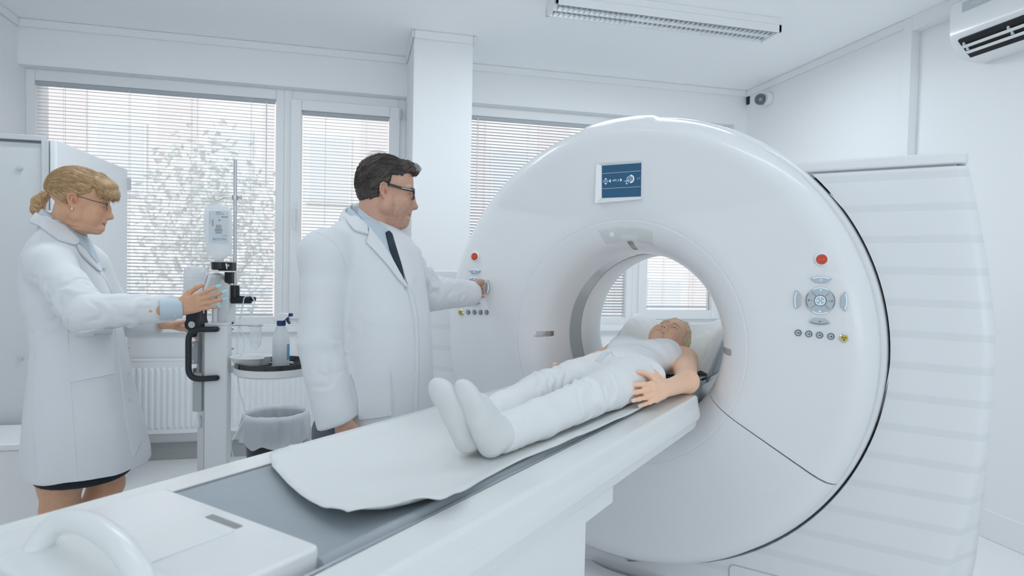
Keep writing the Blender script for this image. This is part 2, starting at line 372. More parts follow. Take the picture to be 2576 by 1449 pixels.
# equipment cabinet and the low white box in front of it
M_cab = mat('cabinet_enamel', (.61, .63, .645), .4)  # front and carcass darkened, the shadow side put into the enamel colour
M_cabs = mat('cabinet_side', (.80, .82, .84), .4)  # lighter copy for the side that the window light falls on
t = thing('equipment_cabinet', 'tall pale grey equipment cabinet behind the woman, against the left wall', 'cabinet', (-1.73, 3.77, 0))
MB().box(-.36, .345, -.45, .485, .02, 1.90).build('carcass', M_cab, t, bevel=.004)
MB().box(.347, .378, -.44, .485, .03, 1.905).build('side_panel', M_cabs, t, bevel=.008)
d_ = MB().box(-.36, .335, -.482, -.455, .04, 1.875).build('front_door', M_cab, t, bevel=.004)
MB().box(-.36, .345, -.495, -.45, 1.885, 1.908).box(.338, .35, -.495, -.45, .03, 1.89).build('door_frame', M_greyp, t, bevel=.003)
for z in (1.76, .9, .2): MB().cyl((.25, -.482, z), (.25, -.490, z), .012, 16).cyl((.25, -.490, z), (.25, -.492, z), .006, 12).build('door_screw', M_greyp, d_, smooth=40)
for z in (1.72, .9): MB().cyl((.378, -.36, z), (.386, -.36, z), .018, 18).build('panel_screw', M_cabs, t, smooth=40)
MB().box(.36, .395, .47, .49, 1.78, 1.85).build('rear_hinge', M_greyp, t, bevel=.003)
t = thing('low_cabinet', 'low white box with a flat lid in front of the tall grey cabinet', 'cabinet', (-1.66, 3.06, 0))
MB().box(-.42, .44, -.14, .19, 0, .575).build('body', M_white, t, bevel=.005)
MB().box(-.43, .45, -.155, .19, .578, .606).build('lid', M_white, t, bevel=.006)
MB().box(.0, .04, -.158, -.150, .562, .575).build('latch', M_greyp, t)

# ------------------------------------------------------------------ outside the windows
M_plaster = mat('facade_plaster', (.84, .82, .80), .9); M_brick = mat('facade_brick', (.80, .755, .75), .9); M_pane = mat('facade_glass', (.76, .78, .79), .4)  # brick and panes paled, the daylight glare put into their colours
struct(MB().box(-30, 30, 5.2, 40, -1.6, -1.5).build('ground_outside', mat('yard_paving', (.55, .54, .53), .9)))
t = thing('apartment_building', 'pale facade with pinkish brick fields and rows of windows, faint through the blinds', 'building', (2.5, 14.5, -1.5))
MB().box(-9.5, 9, 0, 5, 0, 11).build('wall', M_plaster, t)
for i in range(9):
    x = -8.6 + i * 2.05
    MB().box(x, x + .75, -.04, .0, .4, 10.4).build('brick_field', M_brick, t)
    for j in range(3):
        z = 1.2 + j * 3.0; wf = MB().box(x + .9, x + 1.85, -.06, .02, z, z + 1.5).build('window', M_frame, t)
        MB().box(x + .96, x + 1.79, -.07, -.055, z + .06, z + 1.44).build('pane', M_pane, wf)
t = thing('tree', 'leafy tree in the yard, faint behind the left blind', 'tree', (-1.95, 9.4, -1.5))
MB().tube([(0, 0, 0), (.03, 0, 1.5), (.0, .1, 3.2)], [.14, .11, .05], 10).tube([(.02, 0, 1.8), (-.5, .1, 2.9)], [.06, .03], 8).tube([(.02, 0, 2.0), (.5, -.1, 3.0)], [.06, .03], 8).build('trunk', mat('bark', (.58, .57, .56), .9), t, smooth=60)
rng = random.Random(17); lf = MB()
for i in range(1900):
    a, b, r_ = rng.uniform(0, 6.28), rng.uniform(-1, 1), rng.random() ** .5; q = math.sqrt(1 - b * b)
    c = np.array((1.0 * r_ * q * math.cos(a), .9 * r_ * q * math.sin(a), 3.3 + 1.5 * r_ * b)) + np.array([noise.noise(Vector((a, b, k_))) for k_ in (1, 5, 9)]) * .3
    u = nrm_([rng.uniform(-1, 1) for _ in range(3)]); v_ = nrm_(np.cross(u, [rng.uniform(-1, 1) for _ in range(3)])); lf.add([c - u * .06, c + v_ * .03, c + u * .07, c - v_ * .03], [(0, 1, 2, 3)])
lf.build('crown', mat('leaf_green', (.76, .78, .76), .8), t, fix=False)  # leaves paled far beyond green to look washed out by daylight
# ================================================================== CT GANTRY  (local: x right, y into the gantry, z up)
GO = TD * T0 + GD * G0
gan = thing('ct_scanner_gantry', 'large white ring-shaped CT scanner with blue display and round bore', 'scanner', (GO[0], GO[1], 0), GYAW)
ZCN = 1.08
def face_y(r):       # depth of the front surface against the radius
    pr = [(.345, .16), (.348, .11), (.352, .07), (.36, .035), (.375, -.005), (.40, -.038), (.43, -.062), (.465, -.078), (.50, -.086), (.60, -.089), (.70, -.092), (.775, -.094), (.805, -.090), (.830, -.076), (.848, -.052), (.858, -.028), (.862, 0.0)]
    for (a, ya), (b, yb) in zip(pr, pr[1:]):
        if a <= r <= b: return ya + (yb - ya) * (r - a) / (b - a)
    return pr[-1][1] if r > .8 else pr[0][1]
FR = [.345, .3465, .348, .350, .352, .356, .36, .367, .375, .387, .40, .415, .43, .447, .460, .4665, .468, .4695, .476] + [.482 + .0122 * i_ for i_ in range(24)] + [.775, .79, .805, .818, .830, .840, .848, .854, .858, .861, .862]
def crease(x): return 1.553 + .20 * x * x
def front(r, a):
    x, z = r * math.cos(a), ZCN + r * math.sin(a); y = face_y(r) + (.0011 if abs(r - .468) < .0005 else 0)
    if r > .45 and z > crease(x) - .012:
        q_ = z - crease(x); q_ = q_ if q_ > .012 else (q_ + .012) ** 2 / .048
        y -= (.13 * q_ + .002 * min(1, q_ / .02)) * min(1, max(0, (.862 - r) / .06))
    if r > .80 and R(82) < a < R(103.5):
        e = min(1, (a - R(82)) / R(2.5), (R(103.5) - a) / R(1.5)); r2 = r + .013 * e * (r - .80) / .062; x, z = r2 * math.cos(a), ZCN + r2 * math.sin(a)
    return (x, y, z)
def cover(name, a0, a1, n):
    mb = MB(); rings = []
    A = [R(a0 + (a1 - a0) * j / n) for j in range(n + 1)]
    for r in FR: rings.append([front(r, a) for a in A])
    rings.append([(.862 * math.cos(a), .03, ZCN + .862 * math.sin(a)) if not (R(83) < a < R(102.5)) else (.875 * math.cos(a), .3, ZCN + .875 * math.sin(a)) for a in A])
    # return edges at the seams so the shell has thickness
    mb.loft(rings, closed=False)
    for a in (A[0], A[-1]):
        f = [front(r, a) for r in FR]; b = [(x, y + .02, z) for x, y, z in f]
        mb.loft([f, b], closed=False)
    return mb.build(name, M_cover, gan, smooth=60)
cover('upper_front_cover', -28.95, 208.95, 300)
cover('lower_front_cover', 209.35, 330.65, 150)
# bore: tinted scan window ring between two white sleeves, flared at the back
M_ring = mat('scan_window_film', (.47, .50, .52), .12, coat=.5, bump=(9, .15, .01))
MB().lathe([(.345, .158), (.3505, .165), (.3505, .182)], (0, 0, ZCN), 128, axis='y').build('bore_lip', M_cover, gan, smooth=30)
MB().lathe([(.3525, .18), (.3525, .302)], (0, 0, ZCN), 128, axis='y').build('scan_window', M_ring, gan, smooth=60)
MB().lathe([(.3535, .300), (.3525, .302), (.3525, .304)], (0, 0, ZCN), 128, axis='y').build('bore_seal', M_gasket, gan, smooth=60)
MB().lathe([(.352, .303), (.349, .306), (.348, .40), (.348, .48), (.352, .51), (.365, .55), (.40, .595), (.45, .62), (.86, .64)], (0, 0, ZCN), 128, axis='y').build('rear_bore_sleeve', mat('bore_white', (.88, .89, .90), .35), gan, smooth=50)
MB().lathe([(.355, .175), (.86, .14)], (0, 0, ZCN), 96, axis='y').lathe([(.858, .02), (.858, .13)], (0, 0, ZCN), 160, axis='y').build('gap_seal', M_gasket, gan, smooth=60)
# drum shell behind the front cover, open below where the side units sit
dr = MB().lathe([(.86, .04), (.872, .045), (.880, .06), (.884, .09), (.884, .56), (.86, .64)], (0, 0, ZCN), 160, axis='y')
dr.build('drum_shell', M_cover, gan, smooth=50)

# side units with shallow horizontal bands
def banded(name, z0=.03):
    m = bpy.data.materials.new(name); m.use_nodes = True; nt = m.node_tree; b = nt.nodes['Principled BSDF']
    b.inputs['Roughness'].default_value = .3; b.inputs['Coat Weight'].default_value = .2
    tc = nt.nodes.new('ShaderNodeTexCoord'); sp = nt.nodes.new('ShaderNodeSeparateXYZ'); nt.links.new(tc.outputs['Object'], sp.inputs[0])
    a = nt.nodes.new('ShaderNodeMath'); a.operation = 'ADD'; a.inputs[1].default_value = -z0
    d = nt.nodes.new('ShaderNodeMath'); d.operation = 'MODULO'; d.inputs[1].default_value = .1022
    rp = nt.nodes.new('ShaderNodeValToRGB'); e = rp.color_ramp.elements; e[0].position = 0; e[0].color = (.735, .75, .765, 1); e[1].position = .026 ; e[1].color = (.79, .80, .82, 1)
    rp.color_ramp.interpolation = 'LINEAR'; e[0].position = .0225; e[1].position = .026
    nt.links.new(sp.outputs['Z'], a.inputs[0]); nt.links.new(a.outputs[0], d.inputs[0]); nt.links.new(d.outputs[0], rp.inputs[0]); nt.links.new(rp.outputs[0], b.inputs['Base Color']); return m
M_band = banded('side_unit_white')
def interp(tab, z):
    if z <= tab[0][0]: return tab[0][1]
    for (a, va), (b, vb) in zip(tab, tab[1:]):
        if z <= b: return va + (vb - va) * (z - a) / (b - a)
    return tab[-1][1]
XF = [(0, .90), (.2, .99), (.41, 1.072), (.60, 1.118), (.80, 1.148), (.95, 1.160), (1.10, 1.163), (1.2, 1.161), (1.4, 1.135), (1.55, 1.108), (1.70, 1.076), (1.76, 1.06)]
XS = [(0, 1.12), (.41, 1.150), (.8, 1.160), (.95, 1.1615), (1.10, 1.1635), (1.2, 1.1615), (1.4, 1.1355), (1.55, 1.1085), (1.70, 1.0765), (1.76, 1.0605)]
def side_unit(name, sg, ztop):
    zs = [i * ztop / 60 for i in range(61)]; rings = []
    for z in zs:
        q = .888 ** 2 - (z - ZCN) ** 2; xi = math.sqrt(q) if q > 0 else 0.0
        xf, xs = interp(XF, z), interp(XS, z); xi = min(xi, xf - .08); y0 = .055
        dep = .05 + max(0, (xs - xf) * 1.6)
        row = [(sg * xi, .2, z), (sg * xi, y0, z)] + [(sg * (xi + (xf - .035 - xi) * k / 4), y0, z) for k in range(1, 5)]
        row += [(sg * (xf - .022), y0 + .003, z), (sg * (xf - .012), y0 + .009, z), (sg * (xf - .004), y0 + .019, z), (sg * xf, y0 + .034, z), (sg * (xf + (xs - xf) * .6), y0 + .034 + (dep - .034) * .6, z), (sg * xs, y0 + dep, z), (sg * xs, .45, z), (sg * (xs - .03), .57, z), (sg * xi, .60, z)]
        rings.append(row)
    mb = MB().loft(rings, closed=True); o = mb.build(name, M_band, gan, smooth=75); return o
side_unit('side_unit', 1, 1.70); side_unit('side_unit', -1, 1.285)
def lid(sg, xa, za, zb):
    xo = interp(XF, za)
    poly = [(sg * xa, .056), (sg * (xo - .03), .056), (sg * (xo - .008), .066), (sg * xo, .09), (sg * xo, .58), (sg * xa, .60)]
    o = MB().prism(poly, za + .006, zb, lambda u, v, w: (u, v, w)).build('side_unit_lid', M_cover, gan, bevel=.010, seg=3)
    MB().box(min(sg * xa, sg * (xo - .03)), max(sg * xa, sg * (xo - .03)), .075, .58, za - .012, za + .008).build('lid_gap', M_greyp, gan)
lid(1, .575, 1.702, 1.745); lid(-1, .80, 1.287, 1.337)
# grip recess low on the right unit, front foot
MB().prism(rrect(.398, .70, .12, .272, .02), .0535, .058, lambda u, v, w: (u, w, v)).build('grip_recess', mat('recess_edge', (.55, .57, .58), .4), gan)
MB().prism(rrect(.402, .696, .124, .268, .018), .0505, .056, lambda u, v, w: (u, w, v)).build('grip_panel', M_cover, gan, bevel=.003)
ft = MB(); rows = []
for i in range(25):
    a = R(180 + 180 * i / 24); rows.append([(.62 * math.cos(a) * k, .10 + .30 * math.sin(a) * k, z) for k, z in ((1, 0), (1, .10), (.985, .122), (.95, .13), (.3, .135))])
ft.loft(rows, closed=False); ft.build('front_foot', M_cover, gan, smooth=40)

# recessed display above the bore
scr = []
for px, py, yy in ((1515, 417, -.117), (1614, 410, -.117), (1614, 492, -.104), (1515, 498, -.104)):
    p = onplane(px, py, TD, T0 + yy); scr.append(np.array([p @ GD - G0, yy, p[2]]))
tl, tr, br, bl = scr
ux = (tr - tl); W_ = np.linalg.norm(ux); ux /= W_; vz = (bl - tl); H_ = np.linalg.norm(vz); vz /= H_; nz = np.cross(ux, vz); nz /= np.linalg.norm(nz)
if nz[1] > 0: nz = -nz
M_lcd = mat('display_blue', (.018, .065, .125), .35, emit=((.02, .09, .19), .32))
M_lcdw = mat('display_glyph', (.5, .56, .62), .5, emit=((.62, .70, .78), .45))
def sp(u, v, w=0): return tuple(tl + ux * u * W_ + vz * v * H_ + nz * w)
dsp = MB()
F0 = [sp(-.13, -.10, .012), sp(1.02, -.08, .010), sp(1.02, 1.09, .012), sp(-.14, 1.16, .022)]
F1 = [sp(0, 0, .003), sp(1, 0, .003), sp(1, 1, .003), sp(0, 1, .003)]
FB = [sp(-.14, -.12, -.05), sp(1.03, -.10, -.05), sp(1.03, 1.1, -.05), sp(-.15, 1.17, -.05)]
dsp.loft([FB, F0, F1], cap=False)
disp = dsp.build('display', M_white, gan, bevel=.002)
MB().add([sp(0, 0, .004), sp(1, 0, .004), sp(1, 1, .004), sp(0, 1, .004), sp(0, 0, -.01), sp(1, 0, -.01), sp(1, 1, -.01), sp(0, 1, -.01)], [(0, 1, 2, 3), (4, 5, 6, 7), (0, 1, 5, 4), (1, 2, 6, 5), (2, 3, 7, 6), (3, 0, 4, 7)]).build('screen', M_lcd, disp)
gl = MB()
def poly(pts, w=.0055): gl.add([sp(u, v, w) for u, v in pts], [tuple(range(len(pts)))])
def bar(u0, v0, u1, v1, t): 
    d = np.array((u1 - u0, (v1 - v0) * H_ / W_)); d /= np.linalg.norm(d); nx, ny = -d[1] * t, d[0] * t * W_ / H_
    poly([(u0 + nx, v0 + ny), (u1 + nx, v1 + ny), (u1 - nx, v1 - ny), (u0 - nx, v0 - ny)])
bar(.01, .245, .99, .235, .0025); bar(.01, .715, .99, .705, .0025)
poly([(.07, .435), (.145, .435), (.107, .385)]); poly([(.07, .545), (.145, .545), (.107, .595)])
poly([(.19, .485), (.235, .425), (.235, .545)]); poly([(.53, .475), (.48, .42), (.48, .53)])
def annulus(cu, cv, r0, r1, a0=0, a1=360, n=28):
    for i in range(n):
        a, b = R(a0 + (a1 - a0) * i / n), R(a0 + (a1 - a0) * (i + 1) / n); k = W_ / H_
        poly([(cu + r0 * math.cos(a), cv + r0 * math.sin(a) * k), (cu + r1 * math.cos(a), cv + r1 * math.sin(a) * k), (cu + r1 * math.cos(b), cv + r1 * math.sin(b) * k), (cu + r0 * math.cos(b), cv + r0 * math.sin(b) * k)])
annulus(.715, .46, .062, .072); annulus(.715, .46, .026, .036); annulus(.735, .46, .072, .10, -90, 90); bar(.57, .52, .73, .49, .004); bar(.64, .52, .64, .59, .006); bar(.62, .60, .68, .60, .006)
gl.build('screen_symbols', M_lcdw, disp, fix=False)
def text(body, size, mtx, m, parent, name, world=False, align='CENTER', ext=.0):
    c = bpy.data.curves.new(name, 'FONT'); c.body = body; c.size = size; c.align_x = align; c.align_y = 'CENTER'; c.extrude = ext
    tmp = bpy.data.objects.new(name, c); COL.objects.link(tmp); c.materials.append(m)
    me = bpy.data.meshes.new_from_object(tmp); me.name = name; bpy.data.objects.remove(tmp); bpy.data.curves.remove(c)
    o = bpy.data.objects.new(name, me); COL.objects.link(o)
    if parent is not None: o.parent = parent
    o.matrix_local = mtx; return o
def basis(o, x, y, z): return Matrix(((x[0], y[0], z[0], o[0]), (x[1], y[1], z[1], o[1]), (x[2], y[2], z[2], o[2]), (0, 0, 0, 1)))
def scr_text(s, u, v, size): text(s, size, basis(sp(u, v, .0055), ux, -vz, nz), M_lcdw, disp, 'screen_text')
scr_text('235.0', .103, .490, .0100); scr_text('-691.5', .36, .478, .0112); scr_text("1.1'", .945, .46, .0100)

# speaker grille over the bore
def on_face(r, a, off=0):
    x, y, z = front(r, R(a)); return (x, y - off, z)
gp = MB(); nr, na = 8, 40
def gshape(i, j): # rounded-corner plate in (radius, angle)
    r = .383 + .064 * i / nr; a = 74 + 30.5 * j / na; return r, a
rows = [[on_face(*gshape(i, j),   .0024 if 0 < i < nr and 0 < j < na else -.001) for j in range(na + 1)] for i in range(nr + 1)]
gp.loft(rows, closed=False); gp.build('speaker_grille', mat('grille_plate', (.76, .78, .78), .5), gan, smooth=60)
M_hole = mat('grille_hole', (.16, .20, .18), .7)
hl = MB()
for i in range(11):
    r = .389 + .0052 * i
    for j in range(34):
        a = 75.2 + 28.2 * j / 33
        if 84.5 < a < 92.5 and r < .412: continue
        p = np.array(on_face(r, a, .0031)); q = np.array(on_face(r + .002, a, .0031)); e1 = (q - p) / np.linalg.norm(q - p); e2 = np.array([-math.sin(R(a)), 0, math.cos(R(a))])
        hl.add([p + .0011 * (e1 * math.cos(R(k * 60)) + e2 * math.sin(R(k * 60))) for k in range(6)], [(0, 1, 2, 3, 4, 5)])
hl.build('grille_holes', M_hole, gan, fix=False)
p = on_face(.418, 97.5, .005); MB().cyl(p, (p[0], p[1] - .004, p[2]), .011, 20).cyl((p[0], p[1] - .004, p[2]), (p[0], p[1] - .007, p[2]), .006, 16).build('microphone', M_cover, gan, smooth=40)
s_ = on_face(.478, 90, .002); MB().tube([(x, s_[1] - .001, s_[2] + .012 + .003 * (1 - (x / .03) ** 2)) for x in (-.022, -.011, 0, .011, .022)], .0022, 8).build('hood_slot', M_greyp, gan, smooth=60)
# three laser windows wrapping over the bore edge
def laser(a, w=.012):
    rows = []; rs = [.357, .360, .365, .371, .377, .383, .389, .395, .400, .405]; dw = math.degrees(w / .38)
    for r in rs:
        e = dw * (1 if .3585 < r < .402 else .78); rows.append([on_face(r, a - e, -.004), on_face(r, a - e, .0012), on_face(r, a - e * .3, .0018), on_face(r, a + e * .3, .0018), on_face(r, a + e, .0012), on_face(r, a + e, -.004)])
    o = MB().loft(rows, closed=False).build('laser_window', M_steel, gan, smooth=60)
    MB().loft([[on_face(r, a - dw * .85, .0026), on_face(r, a + dw * .85, .0026)] for r in (.3572, .3590, .3610)], closed=False).build('tinted_pane', M_tinted, o, smooth=60)
    sc_ = MB()
    for e in (-.6, .6): q = on_face(.394, a + dw * e, .0018); sc_.cyl(q, (q[0], q[1] - .0015, q[2]), .0018, 8)
    sc_.build('pane_screw', M_greym, o)
laser(89); laser(-1.5); laser(180.5)

# control panels left and right
M_btn = mat('button_silver', (.50, .54, .58), .25, metal=.5, coat=.3)
M_btnd = mat('button_dark', (.10, .13, .16), .4)
M_glow = mat('button_light', (.5, .68, .85), .4, emit=((.55, .78, 1.0), .55))
M_red = mat('stop_red', (.62, .055, .02), .35, coat=.3)
M_yel = mat('button_yellow', (.62, .50, .06), .35, coat=.3)
M_rim = mat('button_rim', (.86, .87, .88), .3)
def panel(cx, sg, nm):
    cz = 1.269
    def fp(x, z, off): return front(math.hypot(x, z - ZCN), math.atan2(z - ZCN, x))[1] - off
    y0 = fp(cx, cz, 0)
    pn = MB().lathe([(.047, .0), (.046, -.0012), (.001, -.0012)], (cx, y0 + .0005, cz), 40, axis='y').build('control_panel', M_cover, gan, smooth=30)
    y = y0 - .0012
    def disc(mb, x, z, r, h, n=28, base=0): mb.lathe([(r, base), (r, -h * .7), (r * .93, -h), (.0005, -h)], (x, y, z), n, axis='y')
    mb = MB(); mb.lathe([(.021, 0), (.021, -.006), (.0175, -.008), (.0165, -.005), (.0005, -.005)], (cx, y, cz + .133), 32, axis='y'); mb.build('stop_collar', M_rim, pn, smooth=40)
    mb = MB(); disc(mb, cx, cz + .133, .0155, .010); mb.build('stop_button', M_red, pn, smooth=40)
    def sector(r0, r1, a0, a1, h, wave=0):
        n = 12; ring0 = [(cx + r1 * math.cos(R(a0 + (a1 - a0) * i / n)), cz + r1 * math.sin(R(a0 + (a1 - a0) * i / n))) for i in range(n + 1)]
        if wave: ring1 = [(cx + r0 * math.cos(R(a)), cz + r0 * math.sin(R(a))) for a in (a1 - (a1 - a0) * .18, a0 + (a1 - a0) * .18)]
        else: ring1 = [(cx + r0 * math.cos(R(a1 + (a0 - a1) * i / n)), cz + r0 * math.sin(R(a1 + (a0 - a1) * i / n))) for i in range(n + 1)]
        return MB().prism(ring0 + ring1, y + .001, y - h, lambda u, v, w: (u, w, v))
    def strip(r, a0, a1, t, h, m, nm_):
        n = 10; o = []
        for rr, rng in ((r + t, range(n + 1)), (r - t, range(n, -1, -1))): o += [(cx + rr * math.cos(R(a0 + (a1 - a0) * i / n)), cz + rr * math.sin(R(a0 + (a1 - a0) * i / n))) for i in rng]
        MB().prism(o, y - h + .0005, y - h - .0006, lambda u, v, w: (u, w, v)).build(nm_, m, pn)
    for k, a in enumerate((0, 90, 180, 270)):
        sector(.0185, .0435, a - 42, a + 42, .005).build('keypad_button', M_btn, pn, bevel=.0012)
        strip(.0415, a - 32, a + 32, .0009, .0052, M_glow if k in (1, 3) else M_btnd, 'button_mark')
        sector(.060, .078, a - 24, a + 24, .006, 1).build('outer_button', M_btn, pn, bevel=.0012)
        strip(.0755, a - 19, a + 19, .0009, .0062, M_btnd if k == 3 else M_glow, 'button_mark')
    mb = MB(); disc(mb, cx, cz, .0165, .007); mb.build('centre_button', M_btn, pn, smooth=40)
    strip(.0145, 0, 360, .0009, .0072, M_glow, 'button_mark')
    ar = MB()
    def tri(px, pz, dx, dz, s, h): 
        n = (-dz, dx); ar.prism([(px + dx * s, pz + dz * s), (px + n[0] * s * .8, pz + n[1] * s * .8), (px - n[0] * s * .8, pz - n[1] * s * .8)], y - h + .0004, y - h - .0006, lambda u, v, w: (u, w, v))
    for dx, dz in ((1, 0), (-1, 0), (0, 1), (0, -1)):
        tri(cx + dx * .005, cz + dz * .005, dx, dz, .003, .0072); tri(cx + dx * .0085, cz + dz * .0085, dx, dz, .003, .0072)
    tri(cx, cz + .033, 0, 1, .0045, .0052); tri(cx, cz - .033, 0, -1, .0045, .0052)
    # lamp, head and side marks on the outer keys
    for q in range(8):
        a = R(45 * q); ar.prism([(cx + .0045 * math.cos(a + e) * k, cz + .0665 + .0045 * math.sin(a + e) * k) for k, e in ((.6, -.1), (1.1, -.1), (1.1, .1), (.6, .1))], y - .0056, y - .0066, lambda u, v, w: (u, w, v))
    ar.build('button_symbols', M_glow, pn, fix=False)
    dk = MB()
    for sx_ in (-1, 1):
        dk.prism([(cx + sx_ * .024, cz + .0006), (cx + sx_ * .034, cz + .0006), (cx + sx_ * .034, cz - .0006), (cx + sx_ * .024, cz - .0006)], y - .0046, y - .0058, lambda u, v, w: (u, w, v))
        dk.prism([(cx + sx_ * .038, cz), (cx + sx_ * .033, cz + .003), (cx + sx_ * .033, cz - .003)], y - .0046, y - .0058, lambda u, v, w: (u, w, v))
    dk.prism([(cx - .004, cz - .066), (cx + .006, cz - .066), (cx + .006, cz - .0675), (cx - .004, cz - .0675)], y - .0056, y - .0068, lambda u, v, w: (u, w, v))
    dk.prism([(cx - .0006, cz - .0675), (cx + .0006, cz - .0675), (cx + .0006, cz - .072), (cx - .0006, cz - .072)], y - .0056, y - .0068, lambda u, v, w: (u, w, v))
    dk.build('button_symbols', M_btnd, pn, fix=False)
    bx = [-.063, -.031, .001, .034]
    for k, b in enumerate(bx):
        x = cx + sg * b; z = cz - .109 - .0015 * k
        yy = fp(x, z, .0002)
        MB().lathe([(.0105, .001), (.0105, -.003), (.0088, -.0045), (.0005, -.0045)], (x, yy, z), 24, axis='y').build('round_button', M_btnd, pn, smooth=40)
        MB().lathe([(.0082, -.003), (.0078, -.0055), (.0005, -.0055)], (x, yy, z), 24, axis='y').build('round_button_cap', M_btn, pn, smooth=40)
        mm = MB().prism([(x - .0045, z + .0006), (x + .001, z + .0006), (x + .001, z - .0006), (x - .0045, z - .0006)], yy - .0052, yy - .0060, lambda u, v, w: (u, w, v))
        mm.prism(arc((x + .002, z), .003, 0, 360, 10)[:-1], yy - .0052, yy - .0060, lambda u, v, w: (u, w, v)); mm.build('round_button_mark', M_btnd, pn, fix=False)
    x = cx + sg * .072; z = cz - .1165; yy = fp(x, z, .0002)
    MB().lathe([(.0145, .001), (.0145, -.003), (.012, -.005), (.0005, -.004)], (x, yy, z), 28, axis='y').build('radiation_collar', M_chrome, pn, smooth=40)
    MB().lathe([(.0118, -.003), (.0112, -.0065), (.0005, -.0068)], (x, yy, z), 28, axis='y').build('radiation_button', M_yel, pn, smooth=40)
    tf = MB()
    for a in (30, 150, 270):
        tf.prism(arc((x, z), .002, a - 28, a + 28, 3) + arc((x, z), .0072, a + 28, a - 28, 4), yy - .0060, yy - .0074, lambda u, v, w: (u, w, v))
    tf.prism(arc((x, z), .0012, 0, 360, 8)[:-1], yy - .0060, yy - .0074, lambda u, v, w: (u, w, v))
    tf.build('radiation_mark', M_btnd, pn, fix=False)
    text('STOP', .0085, basis((cx, y - .0104, cz + .133), (1, 0, 0), (0, 0, 1), (0, -1, 0)), mat('stop_text', (.75, .22, .14), .5), pn, 'stop_text')
panel(.691, 1, 'r'); panel(-.681, -1, 'l')

text('Midea', .026, basis((-.2396, yb_ac - .155, .236), (0, -1, 0), (0, 0, 1), (-1, 0, 0)), M_acl, AC, 'maker_mark')
MB().tube([(-.2396, yb_ac - .105 - .012 * math.cos(R(a)), .238 + .012 * math.sin(R(a))) for a in range(20, 320, 15)], .0012, 6).build('maker_emblem', M_acl, AC, smooth=60)
# ================================================================== PATIENT TABLE (local: x across, y along the bed towards the scanner, z up)
TO = GD * G0
tab = thing('scanner_table', 'long white CT patient table with grey mattress running into the scanner', 'patient table', (TO[0], TO[1], 0), GYAW)
def tl_(u, v, w): return (u, w, v)
half = [(.228, .875), (.229, .910), (.234, .916), (.308, .917), (.316, .912), (.320, .88), (.323, .876), (.327, .85), (.326, .838), (.318, .834), (.312, .805), (.300, .797), (.22, .79)]
fr = MB(); rings = []
for w, s, dz in ((-.35, 1, 0), (2.19, 1, 0), (2.225, .985, -.002), (2.24, .95, -.008)):
    rings.append([(x * s, w, (z - .86) * (s if s < .96 else 1) + .86 + dz * .2) for x, z in half + [(-x, z) for x, z in half[::-1]]])
fr.loft(rings); fr.build('bed_frame', M_cream, tab, smooth=28, bevel=.003)
MB().box(.2285, .2335, -.3, 2.2, .9165, .9185).build('guide_groove', M_steel, tab)
MB().box(-.2335, -.2285, -.3, 2.2, .9165, .9185).build('guide_groove', M_steel, tab)
# lift carriage and pedestal
pd = MB().prism([(-.2, .80), (1.545, .80), (1.545, .735), (1.38, .735), (1.38, 0), (-.2, 0)], -.285, .285, lambda u, v, w: (w, u, v))
pd.build('pedestal', M_cream, tab, bevel=.006)
MB().box(-.33, .33, -.3, 1.46, 0, .10).build('pedestal_foot', M_cream, tab, bevel=.03, seg=4)
# couch that slides into the bore: tray, mattress
cz = lambda x: .918 - .016 * (1 - min(1, abs(x) / .22) ** 2)
M_matt = mat('mattress_grey', (.33, .375, .41), .5, bump=(14, .25, .006), noise_col=((.36, .40, .435), 5, .35, .7))
xs = [-.226 + .452 * i / 40 for i in range(41)]
def mz(x): 
    e = max(0, (abs(x) - .19) / .036); return cz(x) + .006 * math.sin(min(1, e) * math.pi) - (.012 * max(0, e - .6) / .4 if e > .6 else 0)
rows = [[(x, y, mz(x)) for x in xs] for y in (.622, .64, 1.0, 1.5, 2.0, 2.5, 2.95)]
mt = MB().loft(rows, closed=False); mt.loft([[(x, y, mz(x) if k else .885) for x in xs] for y, k in ((.618, 0), (.622, 1))], closed=False)
mt.build('mattress', M_matt, tab, smooth=60)
ct = MB(); rows = []
for y in (2.0, 2.9, 2.98, 3.0):
    k = 1 if y < 2.95 else .9; rows.append([(.236 * math.cos(R(a)) * k, y, .903 + .20 * math.sin(R(a)) * k) for a in np.linspace(180, 360, 25)])
ct.loft(rows, closed=False); ct.add([(-.236, 2.0, .903), (.236, 2.0, .903), (.236, 3.0, .903), (-.236, 3.0, .903)], [(0, 1, 2, 3)])
M_couch = mat('couch_white', (.82, .83, .85), .25, coat=.3)
ct.build('couch_shell', M_couch, tab, smooth=60)
for s in (-1, 1): MB().box(s * .238 - .004, s * .238 + .004, 2.19, 2.98, .897, .914).build('couch_rail', M_cream, tab, bevel=.002)
MB().box(.226, .246, 2.50, 2.518, .888, .924).cyl((.246, 2.509, .905), (.251, 2.509, .905), .005, 12).build('rail_clip', M_greyp, tab, bevel=.002)
# headrest cradle behind the head
hr = MB(); rows = []
for y, zw, zc_ in ((2.60, .945, .918), (2.66, .975, .922), (2.74, 1.02, .932), (2.82, 1.065, .972), (2.90, 1.10, 1.036), (2.98, 1.125, 1.095), (3.03, 1.13, 1.11)):
    w0 = .198 + .012 * (y - 2.56); top = [(w0 * t + .02, y, zc_ - .004 + (zw - zc_) * abs(t) ** 2.4) for t in np.linspace(-1, 1, 25)]
    side = [(w0 + .045, y, zw - .012), (w0 + .05, y, zw - .05), (w0 + .035, y + .02, max(.915, zw - .14))]
    rows.append([(-a + .04, b, c) for a, b, c in side[::-1]] + top + side)
hr.loft(rows); hr.build('headrest', M_matt, tab, smooth=50, bevel=.004)
